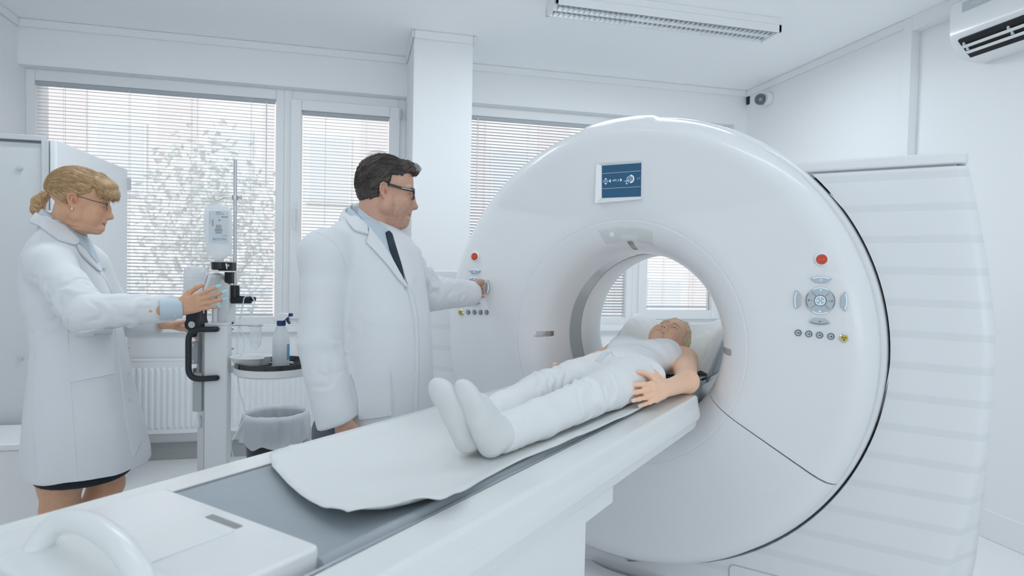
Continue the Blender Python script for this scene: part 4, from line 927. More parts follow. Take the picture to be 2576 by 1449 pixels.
# ================================================================== SOFT BODIES: smooth unions of rounded shapes, meshed as one skin
def nrm(v): v = np.array(v, float); return v / np.linalg.norm(v)
_PR = np.random.RandomState(7).rand(4096)
def vnoise(P):
    P = np.asarray(P, float); I = np.floor(P).astype(np.int64); Fr = P - I; Fr = Fr * Fr * (3 - 2 * Fr); out = 0
    for dx in (0, 1):
        for dy in (0, 1):
            for dz in (0, 1):
                h = ((I[:, 0] + dx) * 73856093 ^ (I[:, 1] + dy) * 19349663 ^ (I[:, 2] + dz) * 83492791) & 4095
                w = (Fr[:, 0] if dx else 1 - Fr[:, 0]) * (Fr[:, 1] if dy else 1 - Fr[:, 1]) * (Fr[:, 2] if dz else 1 - Fr[:, 2])
                out = out + w * _PR[h]
    return out * 2 - 1
class Body:
    def __init__(s): s.p = []
    def _a(s, f, c, r, k, op): s.p.append((f, np.array(c, float), r, k, op)); return s
    def cap(s, a, b, ra, rb, k=.02, op='u'):
        a = np.array(a, float); b = np.array(b, float); d = b - a; dd = d @ d + 1e-12
        def f(P):
            h = np.clip((P - a) @ d / dd, 0, 1); return np.linalg.norm(P - a - h[:, None] * d, axis=1) - (ra + (rb - ra) * h)
        return s._a(f, (a + b) / 2, math.sqrt(dd) / 2 + max(ra, rb), k, op)
    def chain(s, pts, rr, k=.02, op='u'):
        for i in range(len(pts) - 1): s.cap(pts[i], pts[i + 1], rr[i], rr[i + 1], k[min(i, len(k) - 1)] if isinstance(k, tuple) else k, op)
        return s
    def ell(s, c, r, M=None, k=.02, op='u'):
        c = np.array(c, float); r = np.array(r, float); M = np.eye(3) if M is None else M
        def f(P):
            q = (P - c) @ M; k0 = np.linalg.norm(q / r, axis=1); k1 = np.linalg.norm(q / (r * r), axis=1) + 1e-9; return k0 * (k0 - 1) / k1
        return s._a(f, c, r.max(), k, op)
    def slab(s, rings, sv, fv, k=.03, op='u'):   # rings: (centre, half width along sv, half depth along fv); axis upwards
        Z = np.array([q[0][2] for q in rings]); o = np.argsort(Z); Z = Z[o]
        Cx = np.array([rings[i][0] for i in o]); Wd = np.array([rings[i][1] for i in o]); Dp = np.array([rings[i][2] for i in o]); sv = np.array(sv); fv = np.array(fv)
        def f(P):
            z = np.clip(P[:, 2], Z[0], Z[-1]); cx = np.stack([np.interp(z, Z, Cx[:, i]) for i in range(3)], 1); w = np.interp(z, Z, Wd); t = np.interp(z, Z, Dp)
            q = P - cx; u = q @ sv; v = q @ fv; e = 2.3; rr = (np.abs(u / w) ** e + np.abs(v / t) ** e) ** (1 / e); d = (rr - 1) * np.minimum(w, t)
            over = np.maximum(P[:, 2] - Z[-1], Z[0] - P[:, 2]); return np.where(over > 0, np.sqrt(np.maximum(d, 0) ** 2 + over ** 2) - .0 + np.minimum(d, 0) * 0, d)
        c = (Cx[0] + Cx[-1]) / 2; return s._a(f, c, np.linalg.norm(Cx[-1] - Cx[0]) / 2 + max(Wd.max(), Dp.max()), k, op)
    def half(s, c, n, r=.3, k=.005):             # cut away the side the normal points to, within r of c
        c = np.array(c, float); n = nrm(n)
        def f(P): return np.maximum(-(P - c) @ n, np.linalg.norm(P - c, axis=1) - r)
        return s._a(f, c, r, k, 's')
    def ev(s, P, pr):
        d = np.full(len(P), 9.0)
        for f, c, r, k, op in pr:
            e = f(P)
            if op == 'u':
                h = np.maximum(k - np.abs(d - e), 0) / k; d = np.minimum(d, e) - h * h * k * .25
            elif op == 's':
                e = -e; h = np.maximum(k - np.abs(d - e), 0) / k; d = np.maximum(d, e) + h * h * k * .25
        return d
    def mesh(s, h, n=12):
        B = n * h; U = [q for q in s.p if q[4] == 'u']
        lo = np.min([q[1] - q[2] for q in U], 0) - 3 * h; hi = np.max([q[1] + q[2] for q in U], 0) + 3 * h
        nb = np.ceil((hi - lo) / B).astype(int); hd = B * math.sqrt(3) / 2
        cc = np.stack(np.meshgrid(*[np.arange(m) for m in nb], indexing='ij'), -1).reshape(-1, 3); ce = lo + (cc + .5) * B
        dmin = np.full(len(ce), 9.0)
        for f, c, r, k, op in U:
            near = np.linalg.norm(ce - c, axis=1) < r + hd + .03
            if near.any(): dmin[near] = np.minimum(dmin[near], f(ce[near]) - k * .4)
        keep = dmin < hd * 1.25; cc = cc[keep]; ce = ce[keep]
        g = np.arange(n + 1); loc = np.stack(np.meshgrid(g, g, g, indexing='ij'), -1).reshape(-1, 3)
        S = np.array([1 << 40, 1 << 20, 1], dtype=np.int64); ids = []; vs = []; eds = []
        for b, c0 in zip(cc, ce):
            pr = [q for q in s.p if np.linalg.norm(q[1] - c0) < q[2] + hd + 2 * q[3] + .01]
            if not pr: continue
            base = b * n; D = s.ev(lo + (loc + base) * h, pr).reshape(n + 1, n + 1, n + 1); I = D < 0
            if I.all() or not I.any(): continue
            cnt = np.zeros((n, n, n)); pos = np.zeros((n, n, n, 3)); tot = np.zeros((n, n, n))
            for ax in range(3):
                sl0 = [slice(None)] * 3; sl1 = [slice(None)] * 3; sl0[ax] = slice(0, n); sl1[ax] = slice(1, n + 1)
                a, c2 = D[tuple(sl0)], D[tuple(sl1)]; x = (a < 0) != (c2 < 0); t = np.where(x, a / np.where(x, a - c2, 1), 0)
                o = [q for q in range(3) if q != ax]
                for i in (0, 1):
                    for j in (0, 1):
                        q = [slice(0, n)] * 3; q[o[0]] = slice(i, n + i); q[o[1]] = slice(j, n + j); xx = x[tuple(q)]; tt = t[tuple(q)]
                        tot += xx; pos[..., ax] += np.where(xx, tt, 0); pos[..., o[0]] += xx * i; pos[..., o[1]] += xx * j
                w = np.argwhere(x)
                w = w[(w < n).all(1)] if len(w) else w
                if len(w):
                    fl = a[tuple(w.T)] < 0; eds.append(np.c_[np.full(len(w), ax), w + base, fl])
            w = np.argwhere(tot > 0); pv = pos[tuple(w.T)] / tot[tuple(w.T)][:, None]
            ids.append((w + base) @ S); vs.append(lo + (w + base + pv) * h)
        ids = np.concatenate(ids); vs = np.concatenate(vs); o = np.argsort(ids); ids = ids[o]; vs = vs[o]; eds = np.concatenate(eds); Q = []
        for ax in range(3):
            e = eds[eds[:, 0] == ax]; o = [q for q in range(3) if q != ax]; g = e[:, 1:4]; cs = []
            for i, j in ((1, 1), (0, 1), (0, 0), (1, 0)):
                q = g.copy(); q[:, o[0]] -= i; q[:, o[1]] -= j; key = q @ S; ix = np.clip(np.searchsorted(ids, key), 0, len(ids) - 1); cs.append(np.where(ids[ix] == key, ix, -1))
            F = np.stack(cs, 1); ok = (F >= 0).all(1); F = F[ok]; fl = e[ok][:, 4].astype(bool) ^ (ax == 1); F[~fl] = F[~fl][:, ::-1]; Q.append(F)
        return vs, np.concatenate(Q)
def vnormals(v, q):
    n = np.cross(v[q[:, 2]] - v[q[:, 0]], v[q[:, 3]] - v[q[:, 1]]); N = np.zeros_like(v)
    for i in range(4): np.add.at(N, q[:, i], n)
    return N / (np.linalg.norm(N, axis=1)[:, None] + 1e-12)
def relax(v, q, it=1, lam=.5):
    for _ in range(it):
        s_ = np.zeros_like(v); c = np.zeros(len(v))
        for i in range(4):
            for j in ((i + 1) % 4, (i - 1) % 4): np.add.at(s_, q[:, i], v[q[:, j]]); np.add.at(c, q[:, i], 1)
        v = v + lam * (s_ / c[:, None] - v)
    return v
def qmesh(name, v, q, m, parent, col=None, vec=None):
    Mi = np.array(MW[parent.name].inverted()); w = v @ Mi[:3, :3].T + Mi[:3, 3]
    me = bpy.data.meshes.new(name); me.vertices.add(len(w)); me.vertices.foreach_set('co', w.astype(np.float32).ravel())
    me.loops.add(len(q) * 4); me.loops.foreach_set('vertex_index', q.astype(np.int32).ravel())
    me.polygons.add(len(q)); me.polygons.foreach_set('loop_start', np.arange(0, len(q) * 4, 4, dtype=np.int32))
    me.update(calc_edges=True); me.validate(); me.polygons.foreach_set('use_smooth', [True] * len(me.polygons)); me.materials.append(m)
    if col is not None:
        a = me.attributes.new('tint', 'FLOAT_COLOR', 'POINT'); a.data.foreach_set('color', np.c_[col, np.ones(len(col))].astype(np.float32).ravel())
    if vec is not None:
        a = me.attributes.new('strand', 'FLOAT_VECTOR', 'POINT'); a.data.foreach_set('vector', vec.astype(np.float32).ravel())
    o = bpy.data.objects.new(name, me); COL.objects.link(o); o.parent = parent; MW[o.name] = MW[parent.name]; return o
def bvh_of(v, q): return BVHTree.FromPolygons([tuple(p) for p in v], [tuple(int(i) for i in f_) for f_ in q])
def skin_mat(name, rough=.5):
    m = bpy.data.materials.new(name); m.use_nodes = True; nt = m.node_tree; b = nt.nodes['Principled BSDF']; b.inputs['Roughness'].default_value = rough
    b.inputs['Specular IOR Level'].default_value = .35
    a = nt.nodes.new('ShaderNodeAttribute'); a.attribute_name = 'tint'; n = nt.nodes.new('ShaderNodeTexNoise'); n.inputs['Scale'].default_value = 90; n.inputs['Detail'].default_value = 4
    tc = nt.nodes.new('ShaderNodeTexCoord'); nt.links.new(tc.outputs['Object'], n.inputs[0])
    mx = nt.nodes.new('ShaderNodeMix'); mx.data_type = 'RGBA'; mx.blend_type = 'MULTIPLY'; rp = nt.nodes.new('ShaderNodeValToRGB'); rp.color_ramp.elements[0].color = (.86, .82, .80, 1); rp.color_ramp.elements[1].color = (1.06, 1.04, 1.03, 1)
    mx.inputs[0].default_value = .8; nt.links.new(n.outputs['Fac'], rp.inputs[0]); nt.links.new(a.outputs['Color'], mx.inputs[6]); nt.links.new(rp.outputs[0], mx.inputs[7]); nt.links.new(mx.outputs[2], b.inputs['Base Color'])
    q = nt.nodes.new('ShaderNodeBump'); q.inputs['Strength'].default_value = .12; q.inputs['Distance'].default_value = .0015; n2 = nt.nodes.new('ShaderNodeTexNoise'); n2.inputs['Scale'].default_value = 420
    nt.links.new(tc.outputs['Object'], n2.inputs[0]); nt.links.new(n2.outputs['Fac'], q.inputs['Height']); nt.links.new(q.outputs[0], b.inputs['Normal'])
    b.inputs['Subsurface Weight'].default_value = .12; b.inputs['Subsurface Radius'].default_value = (.010, .004, .002); b.inputs['Subsurface Scale'].default_value = 1
    return m
def hair_mat(name, dark, light, scale=260):
    m = bpy.data.materials.new(name); m.use_nodes = True; nt = m.node_tree; b = nt.nodes['Principled BSDF']; b.inputs['Roughness'].default_value = .42
    a = nt.nodes.new('ShaderNodeAttribute'); a.attribute_name = 'strand'; n = nt.nodes.new('ShaderNodeTexNoise'); n.inputs['Scale'].default_value = scale; n.inputs['Detail'].default_value = 6
    rp = nt.nodes.new('ShaderNodeValToRGB'); rp.color_ramp.elements[0].position = .32; rp.color_ramp.elements[1].position = .68; rp.color_ramp.elements[0].color = (*dark, 1); rp.color_ramp.elements[1].color = (*light, 1)
    nt.links.new(a.outputs['Vector'], n.inputs[0]); nt.links.new(n.outputs['Fac'], rp.inputs[0]); nt.links.new(rp.outputs[0], b.inputs['Base Color'])
    q = nt.nodes.new('ShaderNodeBump'); q.inputs['Strength'].default_value = .5; q.inputs['Distance'].default_value = .003; nt.links.new(n.outputs['Fac'], q.inputs['Height']); nt.links.new(q.outputs[0], b.inputs['Normal']); return m
def cloth(name, col, rough=.85, weave=900, strength=.15): return mat(name, col, rough, spec=.2, sheen=.08, bump=(weave, strength, .0006))

class Head:                                       # face frame: x forward, y left, z up; centimetres from the middle between the ears
    def __init__(s, o, fwd, up, sc=1.0):
        s.o = np.array(o, float); x = nrm(fwd); z = np.array(up, float); z = nrm(z - x * (z @ x)); s.M = np.stack([x, np.cross(z, x), z], 1); s.k = .01 * sc
    def w(s, p): return s.o + s.M @ (np.array(p, float) * s.k)
    def loc(s, P): return (P - s.o) @ s.M / s.k
    def skull(s, B, jaw=1.0, nose=1.0, chin=1.0, neck=None, nr=(5.6, 6.0), double=0, smile=0, lid=.25, noseup=0, cu=0):
        w, k, M = s.w, s.k, s.M
        E = lambda c, r, kk=1.2, op='u', MM=None: B.ell(w(c), np.array(r) * k, M if MM is None else M @ MM, kk * k, op)
        C = lambda a, b, ra, rb, kk=1.0, op='u': B.cap(w(a), w(b), ra * k, rb * k, kk * k, op)
        if neck is not None: B.chain([w((-2.2, 0, -3))] + [np.array(q) for q in neck], [nr[0] * k] + [nr[1] * k] * (len(neck) - 1) + [nr[1] * 1.1 * k], 2.0 * k)
        E((-.6, 0, 5.0), (9.6, 7.5, 8.0), .6); E((4.2, 0, 3.8), (5.0, 6.0, 6.2), 2.0); E((4.0, 0, -2.6 + cu * .4), (5.2, 5.7, 8.2 - cu * .4), 2.5)
        for y in (-1, 1):
            C((1.0, y * 5.6 * jaw, -5.2 + cu * .4), (7.0, y * 1.4, -9.6 + cu), 1.7 * jaw, 1.7, 2.2); C((.6, y * 5.9, -1), (1.0, y * 5.5 * jaw, -5.2), 1.6, 1.8, 2.0)
            E((6.4, y * 3.9, -1.9), (2.5, 2.3, 2.3), 2.0)
            C((8.55, y * .9, 2.9), (7.4, y * 4.9, 2.7), .95, .85, 1.2)
            E((5.6, y * 4.4, -4.6), (2.4, 1.9, 2.6), 2.2)
        E((7.6, 0, -9.7 + cu), (1.9 * chin, 2.1, 1.7), 1.6)
        if double: E((4.2, 0, -10.6 + cu), (3.6, 3.6, 1.9 * double), 2.0); E((2.2, 0, -9.2 + cu), (4, 4.8, 3.2), 2)
        for y in (-1, 1): E((9.35, y * 3.15, 1.05), (1.35, 1.9, 1.25), 1.3, 's')
        C((8.2, 0, 1.6), (9.0, 0, -2.8), 1.05, 1.5, 1.2)
        C((8.9, 0, 2.0), (9.9, 0, .2), .75, .8, 1.0); C((9.9, 0, .2), (11.1 * nose, 0, -2.9 + noseup), .8, .95, .9)
        E((11.0 * nose, 0, -3.05 + noseup), (1.15, 1.05, .95), .9)
        for y in (-1, 1):
            E((9.95, y * 1.25, -3.3 + noseup), (1.05, .72, .8), .7)
            E((10.3, y * .62, -4.05 + noseup), (.55, .36, .45), .3, 's')
        E((8.9, 0, -5.0), (1.35, 2.3, 1.5), 1.2); E((8.55, 0, -7.9), (1.3, 2.4, 1.0), 1.2)
        up = lambda y: -5.75 + smile * y * y * .09
        C((9.45, -.8, -5.68), (9.45, .8, -5.68), .55, .55, .6)
        for y in (-1, 1): C((9.45, y * .7, -5.7), (8.55, y * 2.2, -6.1 + smile * .5), .55, .30, .5); C((9.3, y * .2, -6.72), (8.5, y * 2.0, -6.25 + smile * .5), .68, .28, .5)
        C((10.3, 0, -6.2), (9.6, 0, -6.2), .13, .16, .22, 's')
        for y in (-1, 1): C((9.9, 0, -6.2), (8.7, y * 2.5, -6.17 + smile * .5), .17, .12, .22, 's')
        for y in (-1, 1):                        # eyeball bulge with upper and lower lid
            E((7.75, y * 3.1, 1.0), (1.33, 1.33, 1.33), .35)
            E((8.95, y * 3.15, .92), (.75, 1.12, lid), .16, 's')
        return s
    def ear(s, B, y, out=20):
        a = R(out) * y; T = np.array([[math.cos(a), math.sin(a), 0], [-math.sin(a), math.cos(a), 0], [0, 0, 1]]); b_ = R(-10); T = T @ np.array([[math.cos(b_), 0, math.sin(b_)], [0, 1, 0], [-math.sin(b_), 0, math.cos(b_)]])
        c = np.array([-.7, y * 7.55, .1]); MM = s.M @ T; k = s.k; Q = lambda x, z, o=0: s.w(c + T @ np.array((x, y * o, z)))
        B.ell(Q(-.2, .5, -.25), np.array((1.5, .42, 2.2)) * k, MM, .6 * k); B.ell(Q(.2, -2.0, .1), np.array((.95, .42, 1.05)) * k, MM, .5 * k)
        B.ell(Q(.3, -.2, .35), np.array((.80, .75, 1.05)) * k, MM, .2 * k, 's'); B.ell(Q(-.1, 1.55, .38), np.array((.75, .45, .55)) * k, MM, .2 * k, 's')
        hx = [(.95, .5, -.1), (1.0, 1.5, .15), (.55, 2.4, .3), (-.35, 2.75, .4), (-1.25, 2.3, .45), (-1.7, 1.2, .45), (-1.6, 0, .4), (-1.15, -1.2, .3), (-.5, -2.1, .2)]
        B.chain([Q(*q) for q in hx], [.27 * k] * 2 + [.31 * k] * 5 + [.30 * k] * 2, .22 * k)
        B.chain([Q(.1, 1.7, .2), Q(-.55, .9, .3), Q(-.75, -.2, .32), Q(-.35, -1.15, .3)], [.24 * k, .30 * k, .30 * k, .34 * k], .25 * k)
        B.cap(Q(.95, -.1, .1), Q(.85, -.75, .15), .36 * k, .34 * k, .3 * k)
    def eyes(s, par, iris, gaze=(1, 0, 0), name='eye'):
        M_sc = mat('eye_white', (.72, .72, .72), .15, coat=.5); M_ir = mat('iris_' + par.name, iris, .2, coat=.6); M_pu = mat('pupil', (.006, .006, .007), .1)
        for y in (-1, 1):
            c = s.w((7.62, y * 3.1, 1.0)); g = nrm(s.M @ np.array(gaze, float)); r = 1.22 * s.k
            a = nrm(np.cross(g, s.M[:, 2])); b = np.cross(a, g); mb = MB(); rings = []
            n = 20; A = [0, 14, 15, 30, 31, 60, 90, 120, 150, 179]
            for i, an in enumerate(A): rings.append([c + r * (math.cos(R(an)) * g + math.sin(R(an)) * (math.cos(2 * math.pi * j / n) * a + math.sin(2 * math.pi * j / n) * b)) * (1.03 if an < 30.5 else 1) for j in range(n)])
            for i in range(len(rings) - 1): mb.loft([rings[i], rings[i + 1]], 2 if A[i + 1] <= 15 else 1 if A[i + 1] <= 31 else 0, cap=False)
            mb.build(name, [M_sc, M_ir, M_pu], par, smooth=180, world=True)
def face_tint(H, v, base, lips=(.50, .14, .13), cheek=.0, stub=0, brow=None, browz=3.0, bt=.55, lipk=.75, teeth=0, nz=0):
    L = H.loc(v); col = np.tile(np.array(base, float), (len(v), 1)); x, y, z = L.T; head = (np.abs(x) < 14) & (np.abs(y) < 10) & (z > -14) & (z < 15)
    def mix(m, c): 
        mm = (np.clip(m, 0, 1) * head)[:, None]; col[:] = col * (1 - mm) + np.array(c) * mm
    g = lambda c, r: np.exp(-(((x - c[0]) / r[0]) ** 2 + ((np.abs(y) - c[1]) / r[1]) ** 2 + ((z - c[2]) / r[2]) ** 2))
    b = np.array(base)
    ss = lambda q, lo, hi: np.clip((q - lo) / (hi - lo), 0, 1) ** 2 * (3 - 2 * np.clip((q - lo) / (hi - lo), 0, 1))
    mix(.35 * g((7.5, 4.3, -2.2), (2.5, 2.0, 1.8)) + cheek * g((7.5, 4.3, -2.2), (2.5, 2, 1.8)), b * np.array([1.05, .72, .70]))
    mix(.45 * g((11, 0, -3.2), (1.6, 1.4, 1.2)), b * np.array([1.03, .72, .70])); mix(.5 * g((-.7, 7.6, .3), (1.8, .9, 3)), b * np.array([1.02, .75, .72]))
    if stub: mix(stub * ss(-z + .16 * x, 2.2, 5.6) * ss(z, -13.5, -11) * ss(x, -.5, 2.5) * (1 - g((9.2, 0, -6.2), (1.4, 2.4, .9))) * (.62 + .45 * vnoise(v * 700) + .25 * vnoise(v * 160)), b * np.array([.48, .50, .56]))
    mix(.35 * np.exp(-((x - .2) / .9) ** 2 - ((z + .2) / 1.1) ** 2) * (np.abs(y) > 6.6), b * np.array([.62, .42, .38]))  # ear hollow: its shade painted darker, with the redder skin found there
    lm = ss(1.02 - np.abs(z + 6.2) / (.98 - .30 * np.clip(np.abs(y), 0, 2.6)), 0, .35) * ss(2.35 - np.abs(y), 0, .4) * (x > 7.6); mix(lipk * lm, lips)
    mix(.8 * np.exp(-(((x - 10.35) / .55) ** 2 + ((np.abs(y) - .62) / .34) ** 2 + ((z + 3.95 - nz) / .42) ** 2)), b * np.array([.22, .13, .11]))  # nostrils: the dark of the hollow painted into the tint
    if teeth: mix(teeth * ss(.30 - np.abs(z + 6.22 - .06 * y * y), 0, .14) * ss(1.55 - np.abs(y), 0, .4) * (x > 8), (.80, .78, .74))
    mix(.35 * g((8.8, 3.15, .55), (1.2, 1.8, .9)), b * np.array([.80, .68, .66]))
    if brow is not None:
        bz = browz + .35 * (1 - ((np.abs(y) - 3.0) / 2.2) ** 2); mix(.85 * ((np.abs(y) > .9) & (np.abs(y) < 5.3) & (x > 6.0)) * np.exp(-((z - bz) / (bt * (1.1 - .12 * np.abs(y)))) ** 2), brow)
        # lash line
        dl = np.abs(np.hypot((np.abs(y) - 3.12) / 1.25, (z - .92) / .42) - 1); mix(.75 * np.exp(-(dl / .22) ** 2) * (x > 8.2) * (z > .75), np.array(brow) * .6)
    return col
def hand(B, W_, X, Y, sc=1.0, curl=(10, 15, 10), spread=1.0, thumb=(35, 15), tcurl=(10, 10), each=None, kk=.004, nails=None):
    """wrist W_, X towards the fingers, Y towards the thumb side; curls in degrees per joint (towards the palm)."""
    X = nrm(X); Y = np.array(Y, float); Y = nrm(Y - X * (Y @ X)); Z = np.cross(X, Y); Mh = np.stack([X, Y, Z], 1); k = .01 * sc
    pz = -1.0 if nails is None else nails.get('palm', -1.0)       # palm side along Z
    P = lambda q: W_ + Mh @ (np.array(q, float) * k)
    mc = [((.6, 1.2, 0), (8.7, 2.55, .1), 1.15, 1.0), ((.6, .4, 0), (8.9, .85, .2), 1.15, 1.0), ((.6, -.4, 0), (8.5, -.85, .1), 1.15, .95), ((.6, -1.2, 0), (7.7, -2.4, -.1), 1.1, .88)]
    for a, b, r1, r2 in mc: B.cap(P(a), P(b), r1 * k, r2 * k, 1.3 * k)
    B.cap(P((1.2, 1.6, pz * .5)), P((4.6, 2.5, pz * .9)), 1.35 * k, 1.0 * k, 1.5 * k); B.cap(P((1.2, -1.7, pz * .4)), P((6, -2.2, pz * .5)), 1.1 * k, .9 * k, 1.5 * k)
    Ls = [(4.3, 2.6, 2.0), (4.7, 3.0, 2.1), (4.3, 2.8, 2.1), (3.4, 2.1, 1.8)]; rs = [.86, .88, .83, .73]; tips = []
    for i in range(4):
        p = np.array(mc[i][1], float); yw = R((1.5 - i) * 5 * spread); ang = 0; c3 = curl if each is None else each[i]
        for j, l in enumerate(Ls[i]):
            ang += R(c3[j]); d = np.array([math.cos(ang) * math.cos(yw), math.cos(ang) * math.sin(yw), pz * math.sin(ang)]); q = p + d * l
            B.cap(P(p), P(q), rs[i] * (1 - .07 * j) * k, rs[i] * (.93 - .09 * j) * k, (1.0 if j == 0 else .5) * k * (kk / .004) ** 0); p = q
        up = np.array([-math.sin(ang) * -pz * -1, 0, -pz * math.cos(ang)]); up = np.array([math.sin(ang) * math.cos(yw), math.sin(ang) * math.sin(yw), -pz * math.cos(ang)])
        tips.append((P(p), Mh @ d, Mh @ up, rs[i] * k))
    p = np.array((2.6, 2.6, pz * .6)); a0, a1 = R(thumb[0]), R(thumb[1]); d = np.array([math.cos(a0) * math.cos(a1), math.sin(a0) * math.cos(a1), pz * math.sin(a1)]); q = p + d * 3.6; B.cap(P(p), P(q), 1.25 * k, 1.0 * k, 1.3 * k)
    for l, t, r1, r2 in ((3.2, tcurl[0], .98, .88), (2.6, tcurl[1], .88, .72)):
        a0 -= R(t); p = q; d = np.array([math.cos(a0) * math.cos(a1), math.sin(a0) * math.cos(a1), pz * math.sin(a1)]); q = p + d * l; B.cap(P(p), P(q), r1 * k, r2 * k, .5 * k)
    tips.append((P(q), Mh @ d, Mh @ nrm(np.array([-math.sin(a0) * .3, math.cos(a0) * .3, -pz])), .78 * k))
    return tips
def nails_of(tips, m, par, idx=range(5), ln=1.0):
    for i in idx:
        p, d, u, r = tips[i]; s_ = np.cross(d, u); c = p + d * r * .25 + u * r * .72; mb = MB(); rings = []
        for t in np.linspace(-1, 1, 7):
            w_ = .78 * r * (1 - .25 * max(0, t) ** 2 - .12 * (t < -.8)); rings.append([c + d * t * r * 1.05 * ln + s_ * w_ * e + u * r * (.26 - .30 * e * e - .10 * t * t * (t > 0)) for e in np.linspace(-1, 1, 7)])
        mb.loft(rings, closed=False); rb_ = [[q - u * r * .35 for q in r_] for r_ in rings]
        mb.loft([[*rings[0]], [*rb_[0]]], closed=False).loft([[*rings[-1]], [*rb_[-1]]], closed=False)
        mb.build('fingernail', m, par, smooth=60, world=True)
def strands(H, bv, starts, dirf, n=9, step=.9, r=.05, lift=.12, seed=1, wob=.25, fall=0):
    """thin tapered locks lying on the hair surface; dirf gives the combing direction in head space"""
    rng = random.Random(seed); mb = MB(); vec = []
    for p in starts:
        p = np.array(p, float); path = []; ph = rng.uniform(0, 6.28); sid = rng.random() * 9
        for i in range(n):
            hit = bv.find_nearest(Vector(H.w(p)))
            if hit[0] is None: break
            nn = H.M.T @ np.array(hit[1]); q = H.loc(np.array(hit[0])[None])[0] + nn * (lift * (.3 + .7 * math.sin(math.pi * (i + .5) / n))); path.append(q)
            d = np.array(dirf(q), float); d = d - nn * (d @ nn); d = d / (np.linalg.norm(d) + 1e-6); d = d + wob * math.sin(ph + i * .7) * np.cross(nn, d); p = q + d * step
        if len(path) < 4: continue
        k = len(path); b0 = len(mb.v); mb.tube([H.w(q) for q in path], [r * H.k * (1 - .75 * abs(2 * i / (k - 1) - 1) ** 2) for i in range(k)], 4, cap=False)
        vec += [(sid, sid * 1.7, .3)] * (len(mb.v) - b0)
    return mb, vec
def hair_object(H, B, h, m, par, dirf, starts, flow, disp=.12, seed=1, n=9, step=.9, r=.05, lift=.12, extra=None, name='hair', wob=.25):
    v, q = B.mesh(h); v = relax(v, q, 1); N = vnormals(v, q); L = H.loc(v); fl = flow(L); v = v + N * (vnoise(fl * np.array([2.2, 2.2, .25])) * disp * H.k + vnoise(fl * np.array([6., 6., .5])) * disp * .5 * H.k)[:, None]
    bv = bvh_of(v, q); st, sv = strands(H, bv, starts, dirf, n=n, step=step, r=r, lift=lift, seed=seed, wob=wob)
    Vs = [v]; Qs = [q]; X = [fl * np.array([.012, .012, .0012])]; b = len(v)
    sets = [(st, sv)] + ([extra] if extra else [])
    for mb, ve in sets:
        if not mb.v: continue
        Vs.append(np.array(mb.v)); Qs.append(np.array([f_ for f_ in mb.f if len(f_) == 4]) + b); X.append(np.array(ve)); b += len(mb.v)
    return qmesh(name, np.concatenate(Vs), np.concatenate(Qs), m, par, vec=np.concatenate(X)), bv
from mathutils.geometry import delaunay_2d_cdt
def patch(name, poly, bv, m, par, off=.003, th=.002, grid=7.0, d0=2.0, smooth=40, bend=None, dirv=None):
    """cloth panel whose outline, seen from the front, is poly; laid on the surface bv at height off"""
    poly = [np.array(p, float) for p in poly]; n = len(poly); pts = []; 
    for i in range(n):
        a, b = poly[i], poly[(i + 1) % n]; k = max(1, int(np.linalg.norm(b - a) / grid))
        for j in range(k): pts.append(a + (b - a) * j / k)
    nb = len(pts); P = np.array(pts); lo, hi = P.min(0), P.max(0)
    def inside(p):
        c = False
        for i in range(nb):
            a, b = P[i], P[(i + 1) % nb]
            if (a[1] > p[1]) != (b[1] > p[1]) and p[0] < (b[0] - a[0]) * (p[1] - a[1]) / (b[1] - a[1]) + a[0]: c = not c
        return c
    y = lo[1] + grid * .5
    while y < hi[1]:
        x = lo[0] + grid * .5
        while x < hi[0]:
            p = np.array((x, y))
            if inside(p) and np.min(np.linalg.norm(P - p, axis=1)) > grid * .45: pts.append(p)
            x += grid
        y += grid
    v2, e2, f2, *_ = delaunay_2d_cdt([Vector(p) for p in pts], [(i, (i + 1) % nb) for i in range(nb)], [], 1, 1e-4)
    top = []; nn = []
    for p in v2:
        r_ = ray(p[0], p[1]); r_ = r_ / np.linalg.norm(r_); hit = bv.ray_cast(Vector(C0), Vector(r_))
        if hit[0] is None: hit = bv.find_nearest(Vector(pt(p[0], p[1], d0)))
        top.append(np.array(hit[0])); nn.append(np.array(hit[1]))
    top = np.array(top); nn = np.array(nn)
    adj = [set() for _ in top]
    for f_ in f2:
        for i in range(len(f_)): adj[f_[i]].add(f_[i - 1]); adj[f_[i - 1]].add(f_[i])
    for _ in range(3): nn = np.array([nn[i] + sum((nn[j] for j in adj[i]), np.zeros(3)) for i in range(len(nn))]); nn /= np.linalg.norm(nn, axis=1)[:, None]
    o_ = np.array([off + (bend(p) if bend else 0) for p in v2]); A = top + nn * (o_ + th)[:, None]; Bm = top + nn * (o_ - .004)[:, None]
    cnt = {}
    for f_ in f2:
        for i in range(len(f_)): e = (f_[i], f_[(i + 1) % len(f_)]); cnt[e] = 1
    N_ = len(A); fs = [tuple(f_) for f_ in f2] + [tuple(i + N_ for i in f_[::-1]) for f_ in f2] + [(a, b, b + N_, a + N_) for (a, b) in cnt if (b, a) not in cnt]
    return MB().add(list(A) + list(Bm), fs).build(name, m, par, smooth=smooth, world=True)
